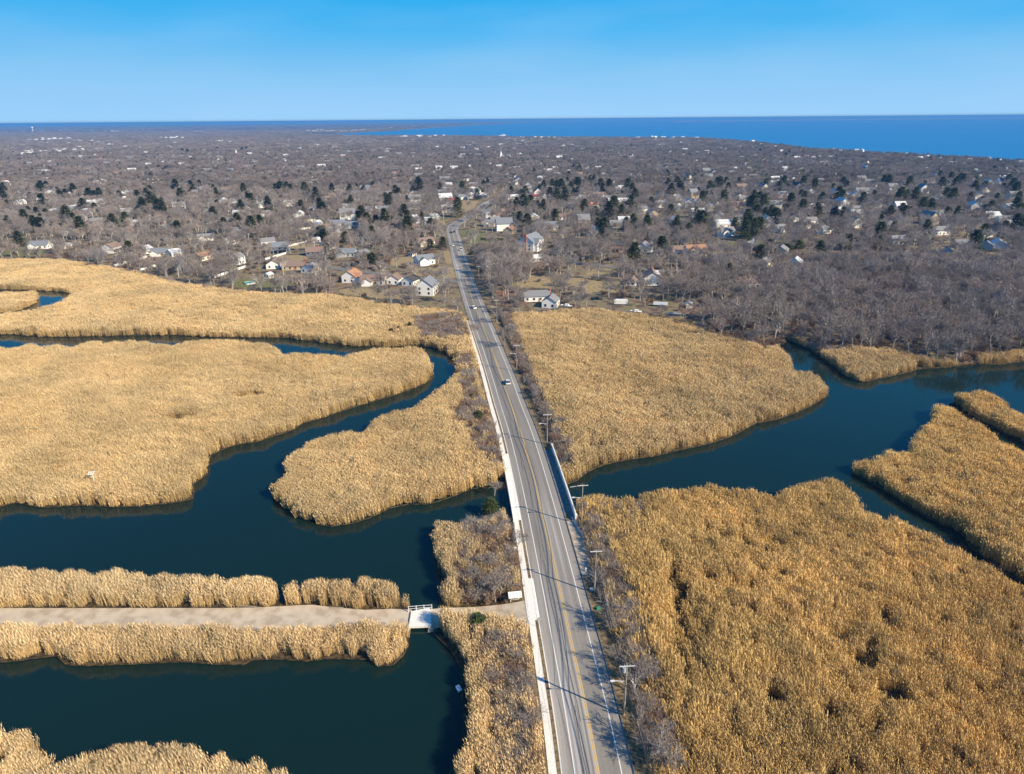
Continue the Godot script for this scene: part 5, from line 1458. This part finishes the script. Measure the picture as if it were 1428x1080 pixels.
func plants() -> void:
	var grey := Color(0.38, 0.345, 0.315)
	var pale := Color(0.50, 0.48, 0.45)
	var twig := Color(0.255, 0.22, 0.205)
	var near := []
	for i in 6:
		near.append(bare_tree(100 + i, 12.0, [6, 5, 4], 15, 0.06, 1.1, pale if i % 3 == 0 else grey, twig))
	var coarse := []
	for i in 4:
		coarse.append(bare_tree(200 + i, 12.0, [6, 4], 28, 0.15, 1.8, grey, twig)[2])
	var patches := []
	for i in 3:
		var b := Builder.new()
		for k in 7:
			var one: ArrayMesh = bare_tree(300 + i * 10 + k, 12.0, [4, 3], 13, 0.36, 2.5, grey, twig)[2]
			var v: PackedVector3Array = one.surface_get_arrays(0)[Mesh.ARRAY_VERTEX]
			var c: PackedColorArray = one.surface_get_arrays(0)[Mesh.ARRAY_COLOR]
			var off := Vector3(cos(k * 0.9) * 8.5, 0, sin(k * 0.9) * 8.5) if k > 0 else Vector3.ZERO
			var g := rng.randf_range(0.85, 1.15)
			for j in v.size():
				b.v.append(v[j] + off)
				b.c.append(c[j] * g)
		patches.append(b.mesh(M.bark))
	var ever := [conifer(401, 700), conifer(402, 700), conifer(403, 700)]
	var ever_coarse := [conifer(411, 190)[2], conifer(412, 190)[2]]

	# --- bare trees, nearest first
	var groves := []
	for gp in GROVES: groves.append(pairs(gp))
	var spots := []
	var z := -245.0
	while z > -1050.0:
		var x := z * 0.80 - 50.0
		while x < -z * 0.80 + 50.0:
			var px := x + rng.randf_range(-3.6, 3.6)
			var pz := z + rng.randf_range(-3.6, 3.6)
			x += 7.2
			if not on_town(px, pz): continue
			var grove := false
			for gp in groves:
				if Geometry2D.is_point_in_polygon(Vector2(px, pz), gp): grove = true
			if blocked(px, pz) and not (grove and rng.randf() < 0.7): continue
			if absf(road_offset(px, pz)) < 10.0: continue
			var wood := 0.56 + 0.7 * wide.get_noise_2d(px * 0.7, pz * 0.7)
			if px > 60.0 and pz > -480.0: wood = 0.92
			if px < 100.0 and pz > -640.0: wood *= 0.88
			if grove: wood = 0.95
			if rng.randf() > wood: continue
			if blocked(px, pz + 3.0) and rng.randf() < 0.4: continue
			spots.append(Vector3(px, Vector2(px, pz).length(), pz))
		z -= 7.2
	spots.sort_custom(func(a, b): return a.y < b.y)
	var where := [[], [], [], [], [], []]
	var tints := [[], [], [], [], [], []]
	var ne := [[], [], []]
	var nt := [[], [], []]
	var made := 0
	for s in spots:
		var v := rng.randi() % 6
		var k := rng.randf_range(0.85, 1.35) if s.x > 110.0 and s.z > -470.0 else rng.randf_range(0.65, 1.25)
		for gp in groves:
			if Geometry2D.is_point_in_polygon(Vector2(s.x, s.z), gp): k = rng.randf_range(0.95, 1.3)
		var g := rng.randf_range(0.8, 1.25) * (1.0 + 0.3 * wide.get_noise_2d(s.x * 0.5 + 900.0, s.z * 0.5))
		var warm := 0.10 * wide.get_noise_2d(s.x, s.z)
		var tint := Color(g * (1.0 + warm), g, g * (1.02 - warm))
		var tf := Transform3D(Basis(Vector3.UP, rng.randf() * TAU) * Basis.from_scale(Vector3(k * rng.randf_range(0.9, 1.15), k, k)), Vector3(s.x, 1.0, s.z))
		if rng.randf() < 0.05 and s.x * s.x + s.z * s.z > 360000.0:
			ne[v % 3].append(Transform3D(tf.basis * Basis.from_scale(Vector3.ONE * 1.7), tf.origin))
			nt[v % 3].append(Color(g * 1.1, g, g * 0.9))
			continue
		if made < 277 and in_view(s.x, s.z, 4.0):
			var where_word := "standing in the yards behind the reed marsh"
			var kind := "bare winter tree with fine brown twigs "
			if v % 3 == 0: kind = "bare winter tree with pale grey limbs "
			kind = ("small " if k < 0.9 else "tall " if k > 1.15 else "") + kind
			if s.x > 125.0: where_word = "in the wood beside the tidal creek"
			elif s.x > 20.0: where_word = "around the boats and yards beyond the reeds"
			elif absf(road_offset(s.x, s.z)) < 26.0: where_word = "lining the main road"
			tree_thing("bare_tree", near[v], tf, kind + where_word, "bare trees " + where_word)
			made += 1
		else:
			where[v].append(tf)
			tints[v].append(tint)
	for a in ROADSIDE_TREES:
		var v := rng.randi() % 6
		var k: float = a[2] / 12.0
		tree_thing("bare_tree", near[v], Transform3D(Basis(Vector3.UP, rng.randf() * TAU) * Basis.from_scale(Vector3(k * 1.15, k, k * 1.15)), Vector3(a[0], 0.15, a[1])), "small bare %s tree in the roadside scrub near %s" % ["pale-limbed" if v % 3 == 0 else "brown-twigged", landmark(a[0], a[1])], "small bare trees in the roadside scrub")
	var wood_node := Node3D.new()
	wood_node.name = "woodland"
	add_child(wood_node)
	tag(wood_node, "leafless winter woodland filling the suburb between the houses", "woodland", "", "stuff")
	for v in 6: scatter("bare_trees", near[v][2], where[v], tints[v], wood_node)
	# --- further woods
	where = [[], [], [], []]
	tints = [[], [], [], []]
	var ew := [[], []]
	var et := [[], []]
	z = -1050.0
	while z > -2600.0:
		var x := z * 0.80 - 50.0
		while x < -z * 0.80 + 50.0:
			var px := x + rng.randf_range(-4.4, 4.4)
			var pz := z + rng.randf_range(-4.4, 4.4)
			x += 8.8
			if not on_town(px, pz) or blocked(px, pz): continue
			if wide.get_noise_2d(px * 0.5, pz * 0.5) + rng.randf_range(-0.3, 0.3) < -0.42: continue
			add_far(px, pz, 4, where, tints, ew, et)
		z -= 8.8
	for v in 4: scatter("bare_trees", coarse[v], where[v], tints[v], wood_node)
	where = [[], [], []]
	tints = [[], [], []]
	z = -2600.0
	while z > -7500.0:
		var x := z * 0.80 - 50.0
		while x < -z * 0.80 + 50.0:
			var px := x + rng.randf_range(-9, 9)
			var pz := z + rng.randf_range(-9, 9)
			x += 19.0
			if not on_town(px, pz) or blocked(px, pz): continue
			add_far(px, pz, 3, where, tints, ew, et)
		z -= 24.0
	z = -7500.0
	while z > -19000.0:
		var x := z * 0.80
		while x < 1500.0:
			var px := x + rng.randf_range(-35, 35)
			var pz := z + rng.randf_range(-60, 60)
			x += 90.0
			if not on_town(px, pz): continue
			add_far(px, pz, 3, where, tints, ew, et, 4.5)
		z -= 180.0
	for v in 3: scatter("tree_clumps", patches[v], where[v], tints[v], wood_node)
	# --- evergreens
	var i := 0
	for a in CONIFERS:
		var tf := Transform3D(Basis(Vector3.UP, i * 1.3) * Basis.from_scale(Vector3(a[3] / 2.9, a[2] / 7.6, a[3] / 2.9)), Vector3(a[0], 1.0, a[1]))
		var far := Vector2(a[0], a[1]).length()
		var word := "broad dark evergreen" if a[3] / a[2] > 0.42 else "tall narrow dark evergreen" if a[3] / a[2] < 0.31 else "dark evergreen tree"
		tree_thing("evergreen_tree", ever[i % 3], tf, word + (" in the yards beyond the marsh" if far < 560.0 else " among the houses and bare trees" if far < 1000.0 else " rising from the far woods"), "evergreens of the suburb")
		i += 1
	for a in CEDARS:
		var tf := Transform3D(Basis(Vector3.UP, i * 1.7) * Basis.from_scale(Vector3(a[3] / 4.0, a[2] / 10.0, a[3] / 4.0)), Vector3(a[0], 0.1, a[1]))
		tree_thing("cedar_bush", ever[i % 3], tf, ["small dark cedar in the scrub at the marsh edge", "small dark cedar in the scrub at the marsh edge", "small dark cedar in the scrub at the marsh edge", "low dark evergreen bush at the creek mouth reeds", "brownish cedar on the creek bank beside the bridge", "bushy cedar beside the gravel path near the notice board", "dark cedar between sidewalk and reeds", "dark cedar between sidewalk and reeds", "dark cedar between sidewalk and reeds"][i - CONIFERS.size()], "cedars near the road")
		i += 1
	var wild := Node3D.new()
	wild.name = "evergreen_woodland"
	add_child(wild)
	tag(wild, "dark evergreens dotted through the far leafless woods", "evergreens", "", "stuff")
	for v in 2: scatter("evergreens", ever_coarse[v], ew[v], et[v], wild)
	for v in 3: scatter("evergreens", ever[v][2], ne[v], nt[v], wild)
	shrubs()

func add_far(px: float, pz: float, n: int, where: Array, tints: Array, ew: Array, et: Array, big := 1.0) -> void:
	var g := rng.randf_range(0.75, 1.25) * (1.0 + 0.35 * wide.get_noise_2d(px * 0.3, pz * 0.3))
	if rng.randf() < 0.06 and big < 2.0:
		var e := rng.randi() % 2
		var s := rng.randf_range(0.8, 1.5)
		ew[e].append(Transform3D(Basis(Vector3.UP, rng.randf() * TAU) * Basis.from_scale(Vector3(s, s, s)), Vector3(px, 1.0, pz)))
		et[e].append(Color(g, g, g))
		return
	var v := rng.randi() % n
	var k := rng.randf_range(0.75, 1.3)
	where[v].append(Transform3D(Basis(Vector3.UP, rng.randf() * TAU) * Basis.from_scale(Vector3(k * big, k * minf(big, 1.3), k * big)), Vector3(px, 1.0, pz)))
	var warm := 0.12 * wide.get_noise_2d(px * 0.8, pz * 0.8)
	tints[v].append(Color(g * (1.0 + warm), g, g * (1.0 - warm)))

func landmark(x: float, z: float) -> String:
	var best := ""
	var least := 1e9
	for a in [["the notice board", AT_BOARD.x, AT_BOARD.z], ["the transformer pole", POLES[0][0], POLES[0][1]], ["the sandy shoulder", POLES[1][0], POLES[1][1]], ["the bridge parapet", POLES[2][0], POLES[2][1]], ["the guardrail at the reed point", -2.0, -200.0], ["the lamp pole above the bridge", POLES[3][0], POLES[3][1]], ["the lone silver car", POLES[4][0], POLES[4][1]], ["the creek bend", -20.0, -280.0], ["the marsh cedars", -38.0, -322.0], ["the marsh end of the road", POLES[5][0], POLES[5][1]], ["the washed-up cooler", AT_FLOATBOX.x + 10.0, AT_FLOATBOX.z]]:
		var d := Vector2(x - a[1], z - a[2]).length()
		if d < least:
			least = d
			best = a[0]
	return best

func tree_thing(called: String, parts: Array, tf: Transform3D, label: String, group: String) -> void:
	var o := Node3D.new()
	o.name = numbered(called)
	add_child(o)
	o.transform = tf
	tag(o, label, "bush" if called.contains("bush") else "tree", group)
	put("trunk", parts[0], o)
	put("crown", parts[1], o)

func shrubs() -> void:
	var kinds := [shrub(501, 2.8, 9, 22, 0.045, Color(0.25, 0.17, 0.125)), shrub(502, 2.4, 9, 22, 0.045, Color(0.31, 0.225, 0.17)), shrub(503, 3.2, 10, 22, 0.045, Color(0.34, 0.30, 0.28))]
	var spots := []
	for d in BRUSH:
		var p := pairs(d[1])
		var lo := Vector2(1e9, 1e9)
		var hi := -lo
		for q in p:
			lo = lo.min(q); hi = hi.max(q)
		var x := lo.x
		while x < hi.x:
			var z := lo.y
			while z < hi.y:
				var q := Vector2(x + rng.randf_range(-0.8, 0.8), z + rng.randf_range(-0.8, 0.8))
				z += 1.25
				if rng.randf() > d[0] or not Geometry2D.is_point_in_polygon(q, p): continue
				var off := road_offset(q.x, q.y)
				if off > -9.6 and off < 9.4: continue
				spots.append(q)
			x += 1.25
	# scrub along the edge of the gardens
	var front := pairs(TOWN)
	for i in range(1, 33):
		var a := front[i]
		var e := front[i + 1]
		var n := int(a.distance_to(e) / 2.2)
		for k in n:
			var q := a.lerp(e, float(k) / n) + Vector2(rng.randf_range(-2, 2), rng.randf_range(-5, 1.5))
			if absf(road_offset(q.x, q.y)) < 10.0 or not in_view(q.x, q.y, 5.0) or rng.randf() < 0.25: continue
			spots.append(q)
	# undergrowth in the creekside wood and behind the gardens
	var zz := -250.0
	while zz > -600.0:
		var xx := zz * 0.80 - 40.0
		while xx < -zz * 0.80 + 40.0:
			var q := Vector2(xx + rng.randf_range(-1.8, 1.8), zz + rng.randf_range(-1.8, 1.8))
			xx += 3.4
			var thick := 0.75 if q.x > 105.0 and q.y > -470.0 else 0.16 + 0.4 * wide.get_noise_2d(q.x, q.y)
			if rng.randf() > thick or not on_town(q.x, q.y) or blocked(q.x, q.y) or absf(road_offset(q.x, q.y)) < 11.0: continue
			spots.append(q)
		zz -= 3.4
	spots.sort_custom(func(a, b): return a.length_squared() < b.length_squared())
	var where := [[], [], []]
	var made := 0
	for q in spots:
		var v := rng.randi() % 3
		var k := rng.randf_range(0.7, 1.45)
		var y := 0.1 if q.y > -300.0 else 0.6
		var tf := Transform3D(Basis(Vector3.UP, rng.randf() * TAU) * Basis.from_scale(Vector3(k * 1.15, k * 1.2, k * 1.15)), Vector3(q.x, y, q.y))
		if made < 290 and in_view(q.x, q.y, 2.0):
			var off := road_offset(q.x, q.y)
			var o := Node3D.new()
			o.name = numbered("bare_shrub")
			add_child(o)
			o.transform = tf
			var side := "on the bank by the sidewalk" if off < 0.0 else "on the verge under the overhead cables"
			tag(o, ["dark brown", "reddish brown", "greyish"][v] + " leafless shrub " + side + " near " + landmark(q.x, q.y), "shrub", "leafless shrubs " + side)
			put("stem", kinds[v][0], o)
			put("twigs", kinds[v][1], o)
			made += 1
		else:
			where[v].append(tf)
	var mass := Node3D.new()
	mass.name = "scrub"
	add_child(mass)
	tag(mass, "tangled leafless scrub along the edge of marsh and gardens", "scrub", "", "stuff")
	for v in 3:
		scatter("shrub_stems", kinds[v][0], where[v], [], mass)
		scatter("shrub_twigs", kinds[v][1], where[v], [], mass)
